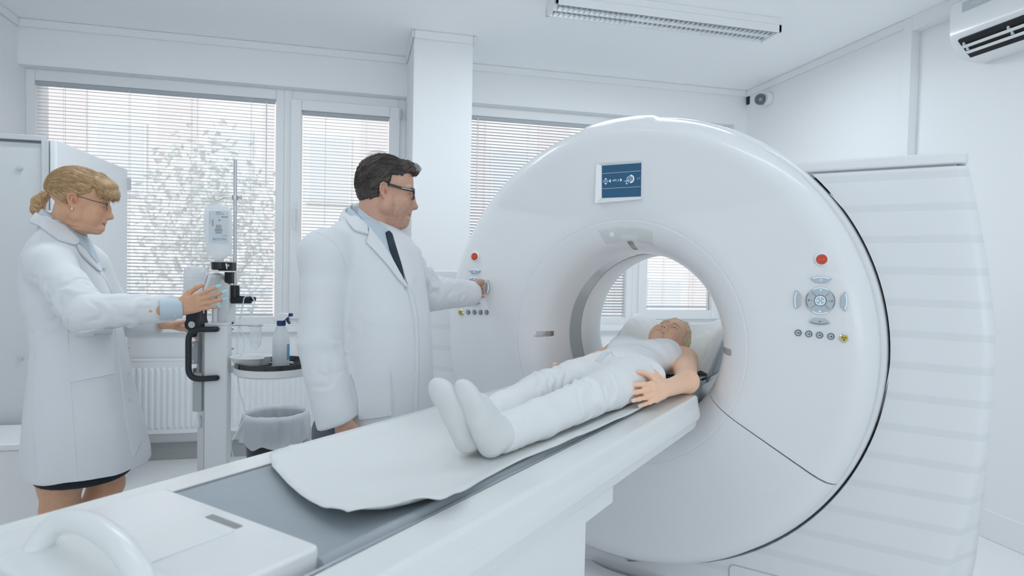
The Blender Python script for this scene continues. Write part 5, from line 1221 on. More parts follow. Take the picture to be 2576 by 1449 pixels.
# ================================================================== PEOPLE
Zv = np.array([0, 0, 1.])
def vw(r, a, u=0.0): return RTH * r + FWH * a + Zv * u
M_skin = skin_mat('skin')
M_coat = cloth('coat_cotton', (.71, .725, .75)); M_shirt = cloth('shirt_blue', (.52, .60, .67)); M_pants = cloth('trousers_grey', (.12, .13, .15)); M_shoe = mat('shoe_leather', (.02, .02, .022), .35)
def person(name, label, px, D, rotz=0):
    p = onplane(px, 700, FWH, D); return thing(name, label, 'person', (p[0], p[1], 0), VYAW + rotz)
def fold(v, N, terms):
    d = np.zeros(len(v))
    for sc, amp, off in terms: d += amp * vnoise(v @ np.array(sc).T + off)
    return v + N * d[:, None]
def arm_wrinkle(v, N, a, b, amp, freq, r=.12, ph=0, tilt=.5):
    """creases running round a bent joint between a and b"""
    a = np.array(a); b = np.array(b); d = nrm(b - a); L = np.linalg.norm(b - a); t = (v - a) @ d; rad = v - a - t[:, None] * d; dist = np.linalg.norm(rad, axis=1)
    m = np.exp(-((t - L / 2) / (L * .45)) ** 2) * (dist < r); s_ = t * freq + tilt * (rad @ nrm(np.cross(d, (0.3, .2, 1)))) * freq + .9 * vnoise(v * 22 + ph)
    w = np.sin(s_ * 2 * math.pi); return v + N * (amp * m * (np.abs(w) ** .6 * np.sign(w)) * (.5 + .5 * vnoise(v * 15 + 3 + ph)))[:, None]
def disc_button(par, px, py, bv, r=.0075, m=None, off=.003):
    h = bv.ray_cast(Vector(C0), Vector(nrm(ray(px, py))))
    if h[0] is None: return
    c = np.array(h[0]); n = np.array(h[1]); a = nrm(np.cross(n, (0, 0, 1))); b = np.cross(n, a)
    MB().loft([[c + n * o + k * r * (a * math.cos(R(t)) + b * math.sin(R(t))) for t in range(0, 360, 24)] for o, k in ((off - .002, 1), (off + .0015, 1), (off + .002, .86), (off + .001, .7), (off + .001, .1))]).build('button', m or mat('button_white', (.62, .64, .68), .35), par, smooth=40, world=True)

# ------------------------------------------------------------------ the man at the gantry
man = person('person', 'man in white coat, blue shirt and dark tie, black glasses, reaching to the scanner panel', 930, 2.14)
Fm, Sm = vw(.756, -.655), vw(.655, .756)
hf = nrm(vw(math.cos(R(15)), math.sin(R(15)), -math.tan(R(6.5)))); HM = Head(pt(972, 481, 2.075) + vw(-.26, .966) * .073, hf, (0, 0, 1), .955)
B = Body(); HM.skull(B, jaw=1.10, nose=1.0, chin=1.05, neck=[pt(936, 573, 2.16), pt(922, 650, 2.17)], nr=(6.1, 6.5), double=.9, lid=.34, cu=.3); 
for y in (-1, 1): HM.ear(B, y)
shR, elR, wrR = pt(822, 643, 2.00), pt(808, 860, 1.97), pt(854, 1036, 1.935)
shL, elL, wrL = pt(1008, 662, 2.26), pt(1074, 738, 2.42), pt(1180, 733, 2.59)
B.chain([pt(915, 640, 2.16), pt(925, 760, 2.14), pt(932, 960, 2.14)], [.10, .13, .13], .05)
B.chain([pt(870, 650, 2.08), shR, elR, wrR], [.055, .048, .040, .030], .03); B.chain([pt(970, 650, 2.2), shL, elL, wrL], [.055, .048, .040, .028], .03)
for s_, q in ((-1, -.10), (1, .10)):
    c = man.location; b_ = np.array(c) + Sm * q; B.chain([b_ + Zv * .88, b_ + Zv * .48 + Fm * .01, b_ + Zv * .09], [.085, .055, .04], .03); B.cap(b_ + Zv * .05, b_ + Zv * .035 + Fm * .15, .04, .03, .02)
tR = hand(B, wrR, vw(.16, .02, -1), Fm, 1.02, curl=(22, 28, 14), spread=.5, thumb=(25, 25))
tL = hand(B, wrL, vw(.16, .98, -.0), Zv + RTH * .0, 1.02, curl=(12, 22, 12), spread=.4, thumb=(18, 18), nails={'palm': 1})
v, q = B.mesh(.0023); v = relax(v, q, 1, .35)
base_m = (.60, .365, .265)
bodyvq = (v, q); qmesh('body', v, q, M_skin, man, face_tint(HM, v, base_m, lips=(.46, .20, .18), stub=.55, brow=(.10, .07, .06), browz=2.7))
nails_of(tR, mat('nail_natural', (.62, .42, .36), .3), man, range(4))
HM.eyes(man, (.16, .19, .20), (1, -.05, -.10))
# hair
Hh = Body(); k = HM.k
Hh.ell(HM.w((-.9, 0, 5.3)), np.array((10.0, 8.05, 8.6)) * k, HM.M, .01); Hh.ell(HM.w((-3.8, 0, 1.2)), np.array((6.6, 7.35, 7.0)) * k, HM.M, 2 * k)
Hh.ell(HM.w((6.2, 0, 10.4)), np.array((3.6, 5.6, 2.6)) * k, HM.M, 1.5 * k); Hh.ell(HM.w((8.9, -.8, 9.0)), np.array((1.9, 4.0, 2.0)) * k, HM.M, 1.2 * k)
def hcut(c, n, kk=.3): 
    Hh.half(HM.w(c), HM.M @ nrm(n), .30, kk * k)
def cutbox(fn, c, r, kk):  # generic subtraction in face space
    f_ = lambda P: fn(HM.loc(P)) * k; Hh._a(f_, HM.w(c), r * k, kk * k, 's')
# forehead and temples (hairline), face, ears, nape
cutbox(lambda L: np.maximum.reduce([-(L[:, 0] - 2.0 - 1.05 * np.maximum(0, L[:, 2] - 2.6)) * .7, L[:, 2] - 8.0]), (9, 0, 2), 15, .5)
cutbox(lambda L: np.maximum.reduce([-(L[:, 0] + .75 * (L[:, 2] - 2.2) - 1.0), L[:, 2] - 6.2, -(L[:, 0] - .9)]), (4, 0, 0), 16, .5)
cutbox(lambda L: np.maximum(L[:, 2] + 2.6, -(L[:, 0] + 3.0)), (3, 0, -7), 14, .4)
cutbox(lambda L: np.hypot((L[:, 0] + .2) / 1.0, (L[:, 2] - .2) / 1.15) - 2.5, (0, 0, 0), 9.2, .4)
cutbox(lambda L: L[:, 2] + 5.0 + .25 * (L[:, 0] + 6), (-6, 0, -9), 12, .4)
cutbox(lambda L: np.maximum(-(L[:, 0] - 5.6 - .45 * (np.abs(L[:, 1]) - 2)) , L[:, 2] - 8.2 + .25 * np.abs(L[:, 1] + 1.5)), (9, 0, 3), 13, .5)
M_hairm = hair_mat('hair_dark_brown', (.014, .011, .010), (.075, .055, .045))
def flow_m(L): return np.stack([L[:, 0] * .55 - L[:, 2] * .80 + 9, L[:, 1], L[:, 0] * -.85 - L[:, 2] * .5], 1)
rng = random.Random(11); stt = []
for i in range(900):
    a, e = rng.uniform(-math.pi, math.pi), rng.uniform(-.35, 1.5); stt.append((-.9 + 10.5 * math.cos(e) * math.cos(a), 8.2 * math.cos(e) * math.sin(a), 4.5 + 9 * math.sin(e)))
stt = [p for p in stt if not (p[0] > 5.5 and p[2] < 8) and not (p[2] < 3.5 and p[0] > 0)]
ex = MB(); exv = []
for i in range(26):                          # curls over the forehead and loose ends on the crown
    y0 = rng.uniform(-4.5, 3.5)
    if i < 16: p = [(7.5, y0, 12.1 + rng.uniform(-.5, .3)), (9.6, y0 * .95, 11.7 + rng.uniform(-.3, .5)), (10.9 + rng.uniform(-.3, .5), y0 * .9, 10.4), (10.7 + rng.uniform(-.6, .3), y0 * .85, 8.7), (9.9, y0 * .8, 7.8 + rng.uniform(-.5, .5))]
    else: p = [(-1, y0, 13.7), (-3.5, y0, 14.2 + rng.uniform(0, .5)), (-6, y0, 13.4 + rng.uniform(0, .8)), (-8.2, y0, 11.6 + rng.uniform(0, .9))]
    path = catmull([np.array(p_) for p_ in p], 5); b0 = len(ex.v); n_ = len(path); r_ = rng.uniform(.05, .11) if i < 16 else .035; ex.tube([HM.w(p_) for p_ in path], [r_ * k * (1 - .7 * (j / n_)) for j in range(n_)], 5, cap=False); exv += [(rng.random() * 3, i * .37, .1)] * (len(ex.v) - b0)
hair_object(HM, Hh, .003, M_hairm, man, lambda q_: (-.85, (q_[1] * .05), -.15 - .06 * max(0, 10 - q_[2])) if q_[2] > 8 else (-.75, 0, -.75), stt, flow_m, disp=.30, seed=5, n=8, step=.62, r=.055, lift=.10, extra=(ex, exv))
# coat
def msl(py, cx, w, t, D=2.155): c = pt(cx, py, D); return (c, w, t)
K = Body()
K.chain([pt(885, 612, 2.10), shR, shR * .6 + elR * .4, elR, wrR + vw(-.00, 0, -.06)], [.066, .081, .073, .068, .064], (.045, .03, .012))
K.half(pt(850, 1066, 1.935), vw(.33, 0, -.94), .088, .006)
K.slab([msl(556, 918, .085, .085, 2.16), msl(572, 922, .12, .10), msl(592, 928, .148, .115), msl(625, 936, .168, .132), msl(690, 946, .172, .148), msl(800, 955, .176, .168), msl(880, 957, .178, .172), msl(960, 957, .180, .172), msl(1030, 952, .190, .182), msl(1100, 945, .205, .195), msl(1290, 938, .235, .215)], Sm, Fm, .018)
K.chain([pt(965, 640, 2.2), shL, elL, pt(1176, 738, 2.575)], [.065, .074, .066, .060], (.045, .03, .012))
K.cap(pt(903, 540, 2.20), pt(910, 570, 2.19), .045, .075, .04)
v, q = K.mesh(.0055); v = relax(v, q, 2); N = vnormals(v, q)
v = fold(v, N, [(np.diag((7, 7, 1.8)), .008, 3), (np.diag((15, 15, 3.5)), .003, 5)])
v = v + N * (.007 * np.exp(-(np.linalg.norm(v - (shR + (elR - shR) * np.clip((v - shR) @ (elR - shR) / ((elR - shR) @ (elR - shR)), 0, 1)[:, None]), axis=1) / .09) ** 4) * vnoise(v * np.array([16, 16, 2.5]) + 21))[:, None]
v = arm_wrinkle(v, N, elR + (0, 0, .10), elR - (0, 0, .10), .0026, 10, .085, 2); v = arm_wrinkle(v, N, shL, elL, .011, 14, .095, 7); v = arm_wrinkle(v, N, elL, wrL, .004, 9, .10, 1); v = arm_wrinkle(v, N, elR, wrR, .0022, 7, .085, 4)
v = arm_wrinkle(v, N, shR + vw(.13, -.06, -.05), shR + vw(.17, -.06, -.40), .0012, 5, .11, 9, 2.0)
coat = qmesh('lab_coat', v, q, M_coat, man); bvm = bvh_of(v, q); cvq = (v, q)
# shirt, tie, collars, lapels, pocket, front edge
def neckband(name, ctr, ax, sd, r0, r1, hgt, m, par, gap=(-25, 25), th=.003, lean=.010, n=40, tilt=0.0, flare=.0):
    """collar standing round the neck: ax forward, sd left"""
    rows = []
    for i in range(n + 1):
        a = R(gap[1] + (360 + gap[0] - gap[1]) * i / n); d = ax * math.cos(a) + sd * math.sin(a); f_ = .5 - .5 * math.cos(a)          # 0 front .. 1 back
        lo_ = ctr + ax * r0 * math.cos(a) + sd * r1 * math.sin(a) + Zv * (tilt * (f_ - .5)); h_ = hgt * (.72 + .28 * f_)
        up_ = lo_ + Zv * h_ - d * lean; fo = up_ + d * .006 + Zv * .002; ou = lo_ + d * (.012 + flare) + Zv * (h_ * .12 - .006 - flare * .3)
        rows.append([lo_, up_, fo, ou])
    mb = MB().loft(rows, closed=False); o = mb.build(name, m, par, smooth=70, world=True); s = o.modifiers.new('solidify', 'SOLIDIFY'); s.thickness = th; s.offset = 0; o.modifiers.new('subdivision', 'SUBSURF').render_levels = 1; return o
patch('shirt_front', [(905, 548), (925, 560), (958, 584), (972, 575), (985, 600), (1000, 640), (1014, 690), (1018, 730), (1010, 700), (985, 655), (962, 630), (935, 590), (912, 560)], bvm, M_shirt, man, .002, .002, 6, 2.1)
patch('tie', [(968, 588), (976, 584), (984, 592), (986, 604), (995, 632), (1006, 668), (1013, 700), (1012, 706), (1000, 680), (987, 652), (978, 630), (972, 606)], bvm, mat('tie_navy', (.012, .025, .045), .6, bump=(700, .2, .0008)), man, .0065, .003, 5, 2.05)
nb = pt(931, 561, 2.16)
neckband('shirt_collar', nb, vw(.80, -.60), vw(.60, .80), .074, .070, .036, M_shirt, man, (-20, 20), .003, .008, tilt=.062)
neckband('coat_collar', nb + vw(-.006, 0, -.010), vw(.80, -.60), vw(.60, .80), .084, .080, .034, M_coat, man, (-62, 62), .005, .006, tilt=.062, flare=.006)
def bvh_all(vqs, objs):
    V = []; F = []
    for v_, q_ in vqs: b = len(V); V += [tuple(p) for p in v_]; F += [tuple(int(i) + b for i in f_) for f_ in q_]
    for o in objs: b = len(V); Mx = MW[o.name]; V += [tuple(Mx @ x.co) for x in o.data.vertices]; F += [tuple(i + b for i in p.vertices) for p in o.data.polygons]
    return BVHTree.FromPolygons(V, F)
bva = bvh_all([cvq, bodyvq], [o for o in man.children if 'collar' in o.name])
patch('shirt_collar', [(889, 521), (898, 519), (912, 530), (932, 546), (955, 562), (973, 575), (966, 607), (950, 595), (928, 572), (908, 545)], bva, M_shirt, man, .002, .002, 6, 2.1)
patch('collar', [(866, 546), (874, 538), (886, 541), (903, 553), (922, 570), (926, 592), (908, 588), (892, 583), (878, 567)], bvm, M_coat, man, .007, .0035, 6, 2.1)
patch('lapel', [(926, 592), (928, 575), (940, 590), (962, 618), (982, 648), (1000, 682), (1015, 708), (1023, 722), (1018, 722), (1000, 704), (975, 670), (945, 636), (921, 612)], bvm, M_coat, man, .006, .0035, 6, 2.1)
patch('lapel', [(986, 597), (993, 606), (1010, 630), (1028, 655), (1036, 675), (1034, 700), (1030, 735), (1024, 724), (1016, 700), (1005, 662), (995, 630)], bvm, M_coat, man, .006, .0035, 6, 2.15)
patch('front_edge', [(1021, 722), (1027, 720), (1038, 752), (1046, 800), (1049, 860), (1049, 960), (1046, 1040), (1038, 1040), (1042, 960), (1043, 860), (1039, 802), (1030, 755)], bvm, M_coat, man, .004, .004, 6, 2.0)
patch('front_shadow_edge', [(1027, 722), (1030, 722), (1041, 752), (1049, 800), (1052, 860), (1052, 960), (1049, 1040), (1046, 1040), (1049, 960), (1049, 860), (1046, 800), (1038, 752)], bvm, cloth('coat_lining', (.50, .50, .56)), man, .001, .003, 6, 2.0)  # dark strip painted in as the shadow beside the front edge
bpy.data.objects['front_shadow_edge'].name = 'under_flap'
patch('pocket', [(884, 940), (930, 936), (978, 931), (981, 985), (984, 1045), (940, 1052), (902, 1056), (900, 1000), (892, 965)], bvm, M_coat, man, .003, .003, 8, 2.0)
def seam(par, bv, pts, r=.0011, n=6, name='seam'):
    P = []
    for x, y in catmull([np.array(p, float) for p in pts], n):
        h = bv.ray_cast(Vector(C0), Vector(nrm(ray(x, y))))
        if h[0] is not None: P.append(np.array(h[0]) + np.array(h[1]) * .0004)
    if len(P) > 3: MB().tube(P, r, 6).build(name, M_coat, par, smooth=60, world=True)
for sp_ in ([(796, 583), (822, 596), (848, 620), (864, 650), (870, 680)], [(984, 940), (990, 990), (992, 1045)]): seam(man, bvm, sp_)
K2 = Body()
for q_ in (-.10, .10):
    b_ = np.array(man.location) + Sm * q_; K2.chain([b_ + Zv * .80, b_ + Zv * .48 + Fm * .01, b_ + Zv * .07], [.10, .075, .062], .03)
v, q = K2.mesh(.012); qmesh('trousers', relax(v, q, 2), q, M_pants, man)
for q_ in (-.10, .10):
    b_ = np.array(man.location) + Sm * q_; K3 = Body(); K3.cap(b_ + Zv * .045 - Fm * .03, b_ + Zv * .038 + Fm * .19, .046, .038, .02); K3.half(b_, (0, 0, -1), .3, .004); v, q = K3.mesh(.008); qmesh('shoe', v, q, M_shoe, man)
# glasses
def glasses(H, par, m, r=.16, wide=True, lens=(2.5, 1.75), z0=1.2, drop=0, tl=1.0, rim=True, bar=.30):
    mb = MB()
    for y in (-1, 1):
        c = np.array((9.9, y * 3.25, z0)); o = []
        for i in range(24):
            a = 2 * math.pi * i / 24; e = .6; o.append(H.w(c + np.array((-.25 * abs(math.cos(a)) - .12 * math.sin(a) * 0 - .20 * (math.sin(a)), lens[0] * math.copysign(abs(math.cos(a)) ** e, math.cos(a)), lens[1] * math.copysign(abs(math.sin(a)) ** e, math.sin(a))))))
        MB().tube(o + [o[0]], (bar if rim else .05) * H.k, 8, cap=False).build('rim', m if rim else M_steel, par, smooth=60, world=True)
        MB().loft([[p + H.M[:, 0] * .03 * H.k for p in o], [p - H.M[:, 0] * .03 * H.k for p in o]]).build('lens', M_specs, par, smooth=30, world=True)
        pth = [(9.6, y * 5.75, z0 + .8), (8.8, y * 6.6, z0 + .8 + .0), (4.5, y * 7.25, z0 + .95 * tl), (.6, y * 7.5, z0 + 1.35 * tl), (-1.4, y * 7.45, z0 + .7), (-2.6, y * 7.2, z0 - 1.2)]
        MB().tube([H.w(p) for p in catmull([np.array(p) for p in pth], 5)], [r * H.k] * 26, 8, sq=(.6, 1.6) if wide else (1, 1)).build('temple', m, par, smooth=60, world=True)
    MB().tube([H.w(p) for p in catmull([np.array(p) for p in ((9.75, -.95, z0 + .5), (10.25, -.3, z0 + .8), (10.25, .3, z0 + .8), (9.75, .95, z0 + .5))], 4)], r * H.k, 8).build('bridge', m, par, smooth=60, world=True)
M_specs = mat('spectacle_lens', (1, 1, 1), .02, trans=1, ior=1.03)
gm = man; glasses(HM, gm, mat('acetate_black', (.012, .013, .016), .25, coat=.4), r=.30, lens=(2.55, 1.75), z0=1.05, tl=1.0)
MB().tube([HM.w(p) for p in ((8.7, -7.02, 1.98), (5.0, -7.62, 2.05))], .13 * HM.k, 6, sq=(.5, 1)).build('temple_inlay', M_steel, man, smooth=60, world=True)

# ------------------------------------------------------------------ the woman at the injector cart
wom = person('person', 'woman with blond ponytail, glasses and white coat operating the injector cart', 205, 2.28)
a_ = R(22); Fw, Sw = vw(math.cos(a_), math.sin(a_)), vw(-math.sin(a_), math.cos(a_)); ah = R(29)
HW = Head(pt(190, 507, 2.20) + vw(-math.sin(ah), math.cos(ah)) * .066, nrm(vw(math.cos(ah), math.sin(ah), -math.tan(R(9)))), (0, 0, 1), .945)
B = Body(); HW.skull(B, jaw=.95, nose=1.0, chin=.85, neck=[pt(168, 560, 2.285), pt(150, 625, 2.30)], nr=(5.0, 5.3), double=.25, lid=.28, cu=1.25)
for y in (-1, 1): HW.ear(B, y, 14)
sR, eR, rR = pt(128, 668, 2.12), pt(214, 789, 2.03), pt(446, 776, 2.17)
sL, eL, rL = pt(222, 668, 2.43), pt(300, 805, 2.52), pt(418, 812, 2.47)
B.chain([pt(150, 630, 2.29), pt(170, 740, 2.29), pt(190, 930, 2.29)], [.085, .10, .12], .05)
B.chain([pt(145, 655, 2.2), sR, eR, rR], [.045, .042, .036, .0255], .03); B.chain([pt(190, 655, 2.36), sL, eL, rL], [.045, .042, .036, .025], .03)
knR, knL = pt(152, 1252, 2.20), pt(268, 1186, 2.36)
hipR, hipL = pt(160, 980, 2.22), pt(220, 960, 2.38)
B.chain([hipR, knR + Zv * .06, knR - Zv * .05, knR + Fw * -.03 - Zv * .18, knR * (1, 1, 0) + Zv * .08 - Fw * .02], [.092, .064, .056, .060, .036], .03)
fa = knL * (1, 1, 0) + Zv * .08 - Fw * .10
B.chain([hipL, knL + Zv * .05, knL - Zv * .05, knL * .6 + fa * .4 - Fw * .02, fa], [.09, .062, .054, .057, .036], .03)
B.cap(knR * (1, 1, 0) + Zv * .05, knR * (1, 1, 0) + Zv * .03 + Fw * .13, .036, .026, .02); B.cap(fa - Zv * .03, fa - Zv * .05 + Fw * .14, .036, .026, .02)
tR = hand(B, rR, vw(.90, -.10, .27), Zv + RTH * -.15, .93, curl=(10, 10, 8), spread=1.0, thumb=(34, 10), tcurl=(14, 12), each=[(2, 8, 8), (8, 9, 7), (13, 10, 8), (17, 12, 9)])
tL = hand(B, rL, vw(.93, .10, -.28), -FWH + Zv * .35, .92, curl=(16, 14, 10), spread=1.7, thumb=(30, -20), tcurl=(10, 12), each=[(0, 12, 8), (20, 16, 10), (22, 14, 10), (10, 10, 8)], nails={'palm': 1})
v, q = B.mesh(.0023); v = relax(v, q, 1, .35)
base_w = (.66, .385, .25)
bodyvq = (v, q); qmesh('body', v, q, M_skin, wom, face_tint(HW, v, base_w, lips=(.52, .13, .12), cheek=.25, brow=(.30, .19, .11), browz=2.9, bt=.4))
M_teal = mat('nail_teal', (.34, .66, .70), .25, coat=.5)
nails_of(tR, M_teal, wom, range(4), .95); nails_of(tL, M_teal, wom, (0, 4), .95)
HW.eyes(wom, (.14, .18, .20), (1, -.05, -.35))
Hh = Body(); k = HW.k; HMo = HM
Hh.ell(HW.w((-.6, 0, 5.4)), np.array((10.4, 8.3, 8.6)) * k, HW.M, .01); Hh.ell(HW.w((-5.2, 0, 3.4)), np.array((5.4, 6.6, 5.6)) * k, HW.M, 2 * k)
Hh.ell(HW.w((7.6, 0, 8.0)), np.array((4.4, 6.8, 3.4)) * k, HW.M, 2 * k)
def cb(fn, c, r, kk): Hh._a(lambda P: fn(HW.loc(P)) * k, HW.w(c), r * k, kk * k, 's')
cb(lambda L: np.maximum.reduce([-(L[:, 0] - 4.2), L[:, 2] - 6.2 - .12 * L[:, 0]]), (9, 0, -2), 15, .5)
cb(lambda L: np.maximum.reduce([L[:, 2] - 2.4 - .55 * (L[:, 0] - .5), -(L[:, 0] + 1.2)]), (6, 0, -4), 15, .5)
cb(lambda L: np.hypot((L[:, 0] + .1), (L[:, 2] - .0)) - 2.5, (0, 0, 0), 9.5, .4)
cb(lambda L: L[:, 2] + 1.2 + .55 * (L[:, 0] + 4.0), (-3, 0, -10), 14, .5)
# fringe swept over the forehead to the temples
for y in np.linspace(-6.2, 6.2, 12):
    w_ = abs(y) / 6.2; Hh.chain([HW.w((5.8 - 1.0 * w_, y * .92, 11.2 - 2.2 * w_ ** 2)), HW.w((9.8 - 3.0 * w_ ** 2, y, 8.8 - 1.8 * w_)), HW.w((11.7 - 4.4 * w_ ** 2, y * 1.08, 6.4 - 1.8 * w_)), HW.w((13.0 - 5.8 * w_ ** 2, y * 1.12, 4.6 - 2.2 * w_))], [1.7 * k, 1.5 * k, 1.05 * k, .25 * k], 1.1 * k)
# ponytail
tie = HW.loc(pt(135, 485, 2.28)[None])[0]
Hh.chain([HW.w((-7.5, 0, 4.2)), HW.w(tie)], [2.6 * k, 1.25 * k], 1.5 * k)
pt_ = [tie] + [tuple(HW.loc(pt(x, y, 2.30)[None])[0]) for x, y in ((113, 492), (97, 508), (95, 528), (106, 546))]
Hh.chain([HW.w(p) for p in pt_], [1.0 * k, 1.7 * k, 2.3 * k, 2.3 * k, .9 * k], 1.2 * k)
M_hairw = hair_mat('hair_blond', (.26, .14, .06), (.62, .41, .21), 230)
def flow_w(L): return np.stack([L[:, 0] * .38 + L[:, 2] * .92 + 9, L[:, 1], L[:, 0] * .92 - L[:, 2] * .38], 1)
rng = random.Random(21); stt = []
for i in range(1900):
    a, e = rng.uniform(-math.pi, math.pi), rng.uniform(-.1, 1.5); stt.append((-.6 + 11 * math.cos(e) * math.cos(a), 8.6 * math.cos(e) * math.sin(a), 5 + 9 * math.sin(e)))
def comb_w(p):
    if p[0] < tie[0] - .6: return (-.35 - .1 * (p[2] + 1), -.1, -1)
    if p[0] > 5.0 and p[2] < 9.5: return (.45, .35 * np.sign(p[1]), -1)
    t_ = tie - np.array(p); return t_ / np.linalg.norm(t_)
ex = MB(); exv = []
for i in range(130):
    if i < 60:
        o_ = np.array((rng.uniform(-1.8, 1.2), rng.uniform(-2.0, 1.6), rng.uniform(-1, 1))); p = [tie, np.array(pt_[1]) + o_ * .55 + (0, 0, .5), np.array(pt_[2]) + o_ * .9, np.array(pt_[3]) + o_, np.array(pt_[4]) + o_ * .5 + (rng.uniform(-2.6, .6), 0, rng.uniform(-.9, .6))]
    else:
        y0 = rng.uniform(-7, 6.5); w_ = abs(y0) / 7; p = [np.array((5.5 - w_, y0 * .9, 11.4 - 2.4 * w_ ** 2)), np.array((10.1 - 3.0 * w_ ** 2, y0, 9.3 - 1.9 * w_)), np.array((12.3 - 4.4 * w_ ** 2, y0 * 1.1, 6.7 - 1.9 * w_)), np.array((12.8 - 5.6 * w_ ** 2 + rng.uniform(-.3, .6), y0 * 1.15, 4.2 - 2.6 * w_ + rng.uniform(-.8, .6)))]
    path = catmull(p, 6); n_ = len(path); r_ = rng.uniform(.04, .09); b0 = len(ex.v); ex.tube([HW.w(p_) for p_ in path], [r_ * k * (1 - .8 * (j / n_) ** 2) for j in range(n_)], 5, cap=False); exv += [(rng.random() * 3, i * .37, .1)] * (len(ex.v) - b0)
hair_object(HW, Hh, .003, M_hairw, wom, comb_w, stt, flow_w, disp=.09, seed=8, n=12, step=.85, r=.034, lift=.06, extra=(ex, exv), wob=.05)
MB().tube([HW.w(tie + np.array((.3, 0, .1)) + 1.42 * np.array((.15 * math.cos(R(t)), math.sin(R(t)), math.cos(R(t))))) for t in range(0, 361, 20)], .30 * k, 8, cap=False).build('hair_tie', M_black, wom, smooth=60, world=True)
p = HW.w((-.5, -7.9, -3.0)); MB().sphere(p, .0042, 10).sphere(p + np.array([0, 0, .006]), .0028, 8).build('earring', M_chrome, wom, smooth=180, world=True)
glasses(HW, wom, mat('wire_dark', (.03, .03, .035), .3, metal=.6), r=.11, wide=False, lens=(2.25, 1.35), z0=.55, tl=1.1, bar=.10)
def wsl(py, xa, xb, w, D=2.28):
    c = pt((xa + xb) / 2, py, D); e = np.linalg.norm(pt(xb, py, D) - pt(xa, py, D)) / 2 * .86; return (c, w, math.sqrt(max(e * e - (w * .18) ** 2, .0025)))
K = Body()
K.slab([wsl(566, 118, 196, .075), wsl(585, 100, 212, .10), wsl(612, 78, 224, .15), wsl(645, 62, 238, .18), wsl(700, 55, 262, .19), wsl(760, 62, 284, .186), wsl(820, 80, 305, .178), wsl(870, 86, 316, .178), wsl(930, 82, 332, .188), wsl(1000, 74, 346, .20), wsl(1060, 69, 362, .21), wsl(1140, 63, 378, .222), wsl(1166, 63, 380, .224)], Sw, Fw, .03)
K.chain([pt(145, 636, 2.2), sR, sR * .55 + eR * .45, eR, rR - vw(.03, -.01, 0)], [.058, .070, .066, .057, .048], (.04, .03, .012))
K.chain([pt(195, 640, 2.36), sL, eL, rL - vw(.02, 0, 0)], [.055, .066, .060, .045], .04)
K.cap(pt(122, 553, 2.32), pt(135, 585, 2.32), .035, .06, .035)
K.half(pt(434, 785, 2.165), vw(.985, 0, .18), .09, .006); K.half(pt(402, 815, 2.47), vw(1, 0, 0), .09, .006)
v, q = K.mesh(.0052); v = relax(v, q, 2); N = vnormals(v, q)
lowm = np.clip((1.0 - v[:, 2]) / .5, 0, 1)
v = fold(v, N, [(np.diag((6, 6, 1.6)), .008, 1), (np.diag((16, 16, 6)), .003, 4)]); v = v + N * (lowm * .014 * vnoise(v * np.array([13, 13, 1.2]) + 11))[:, None]
v = arm_wrinkle(v, N, eR + (sR - eR) * .45, eR, .009, 15, .10, 1); v = arm_wrinkle(v, N, eR, rR, .007, 11, .085, 6, 1.0); v = arm_wrinkle(v, N, sR + vw(.05, -.05, -.02), sR + vw(.06, -.05, -.2), .006, 8, .10, 3, 1.2)
v = arm_wrinkle(v, N, pt(110, 780, 2.2), pt(110, 880, 2.2), .008, 14, .16, 12)
coat = qmesh('lab_coat', v, q, M_coat, wom); bvw = bvh_of(v, q); cvq = (v, q)
nbw = pt(158, 573, 2.29)
neckband('shirt_collar', nbw, nrm(Fw), Sw, .064, .060, .034, M_shirt, wom, (-16, 16), .003, .006, tilt=.062, flare=.003)
neckband('coat_collar', nbw + vw(-.006, 0, -.016), nrm(Fw), Sw, .076, .072, .034, M_coat, wom, (-55, 55), .005, .006, tilt=.066, flare=.005)
bva = bvh_all([cvq, bodyvq], [o for o in wom.children if 'collar' in o.name])
patch('shirt_collar', [(138, 551), (147, 553), (165, 566), (186, 580), (208, 591), (230, 602), (226, 622), (214, 622), (196, 605), (174, 588), (152, 568)], bva, M_shirt, wom, .002, .002, 5, 2.2)
patch('collar', [(105, 574), (108, 547), (122, 546), (140, 556), (160, 573), (178, 589), (194, 606), (193, 615), (184, 618), (164, 612), (145, 605), (124, 590)], bva, M_coat, wom, .006, .0035, 6, 2.2)
patch('lapel', [(190, 617), (196, 618), (210, 632), (224, 650), (240, 668), (252, 684), (244, 682), (222, 662), (204, 644), (197, 632)], bvw, M_coat, wom, .006, .0035, 5, 2.2)
patch('shirt_front', [(180, 584), (206, 594), (226, 603), (229, 618), (238, 640), (246, 660), (240, 662), (228, 648), (212, 632), (196, 612)], bvw, M_shirt, wom, .004, .003, 5, 2.2)
patch('pocket', [(174, 838), (200, 834), (240, 828), (280, 826), (284, 880), (286, 940), (240, 950), (200, 958), (178, 962), (176, 900)], bvw, M_coat, wom, .003, .003, 8, 2.1)
patch('front_placket', [(302, 830), (312, 850), (322, 900), (330, 960), (342, 1040), (356, 1100), (338, 1140), (334, 1150), (316, 1060), (304, 960), (296, 880), (288, 830)], bvw, M_coat, wom, .003, .0025, 8, 2.3)
for sp_ in ([(104, 590), (98, 615), (90, 640), (84, 668), (82, 700)], [(170, 800), (172, 850), (176, 920), (180, 1000), (188, 1100), (194, 1200)], [(92, 880), (84, 960), (80, 1060), (88, 1130), (92, 1205)], [(250, 684), (268, 710), (284, 745)]): seam(wom, bvw, sp_)
for px, py in ((260, 676), (319, 874), (320, 940), (322, 1007)): disc_button(wom, px, py, bvw, .0065, None, .006)
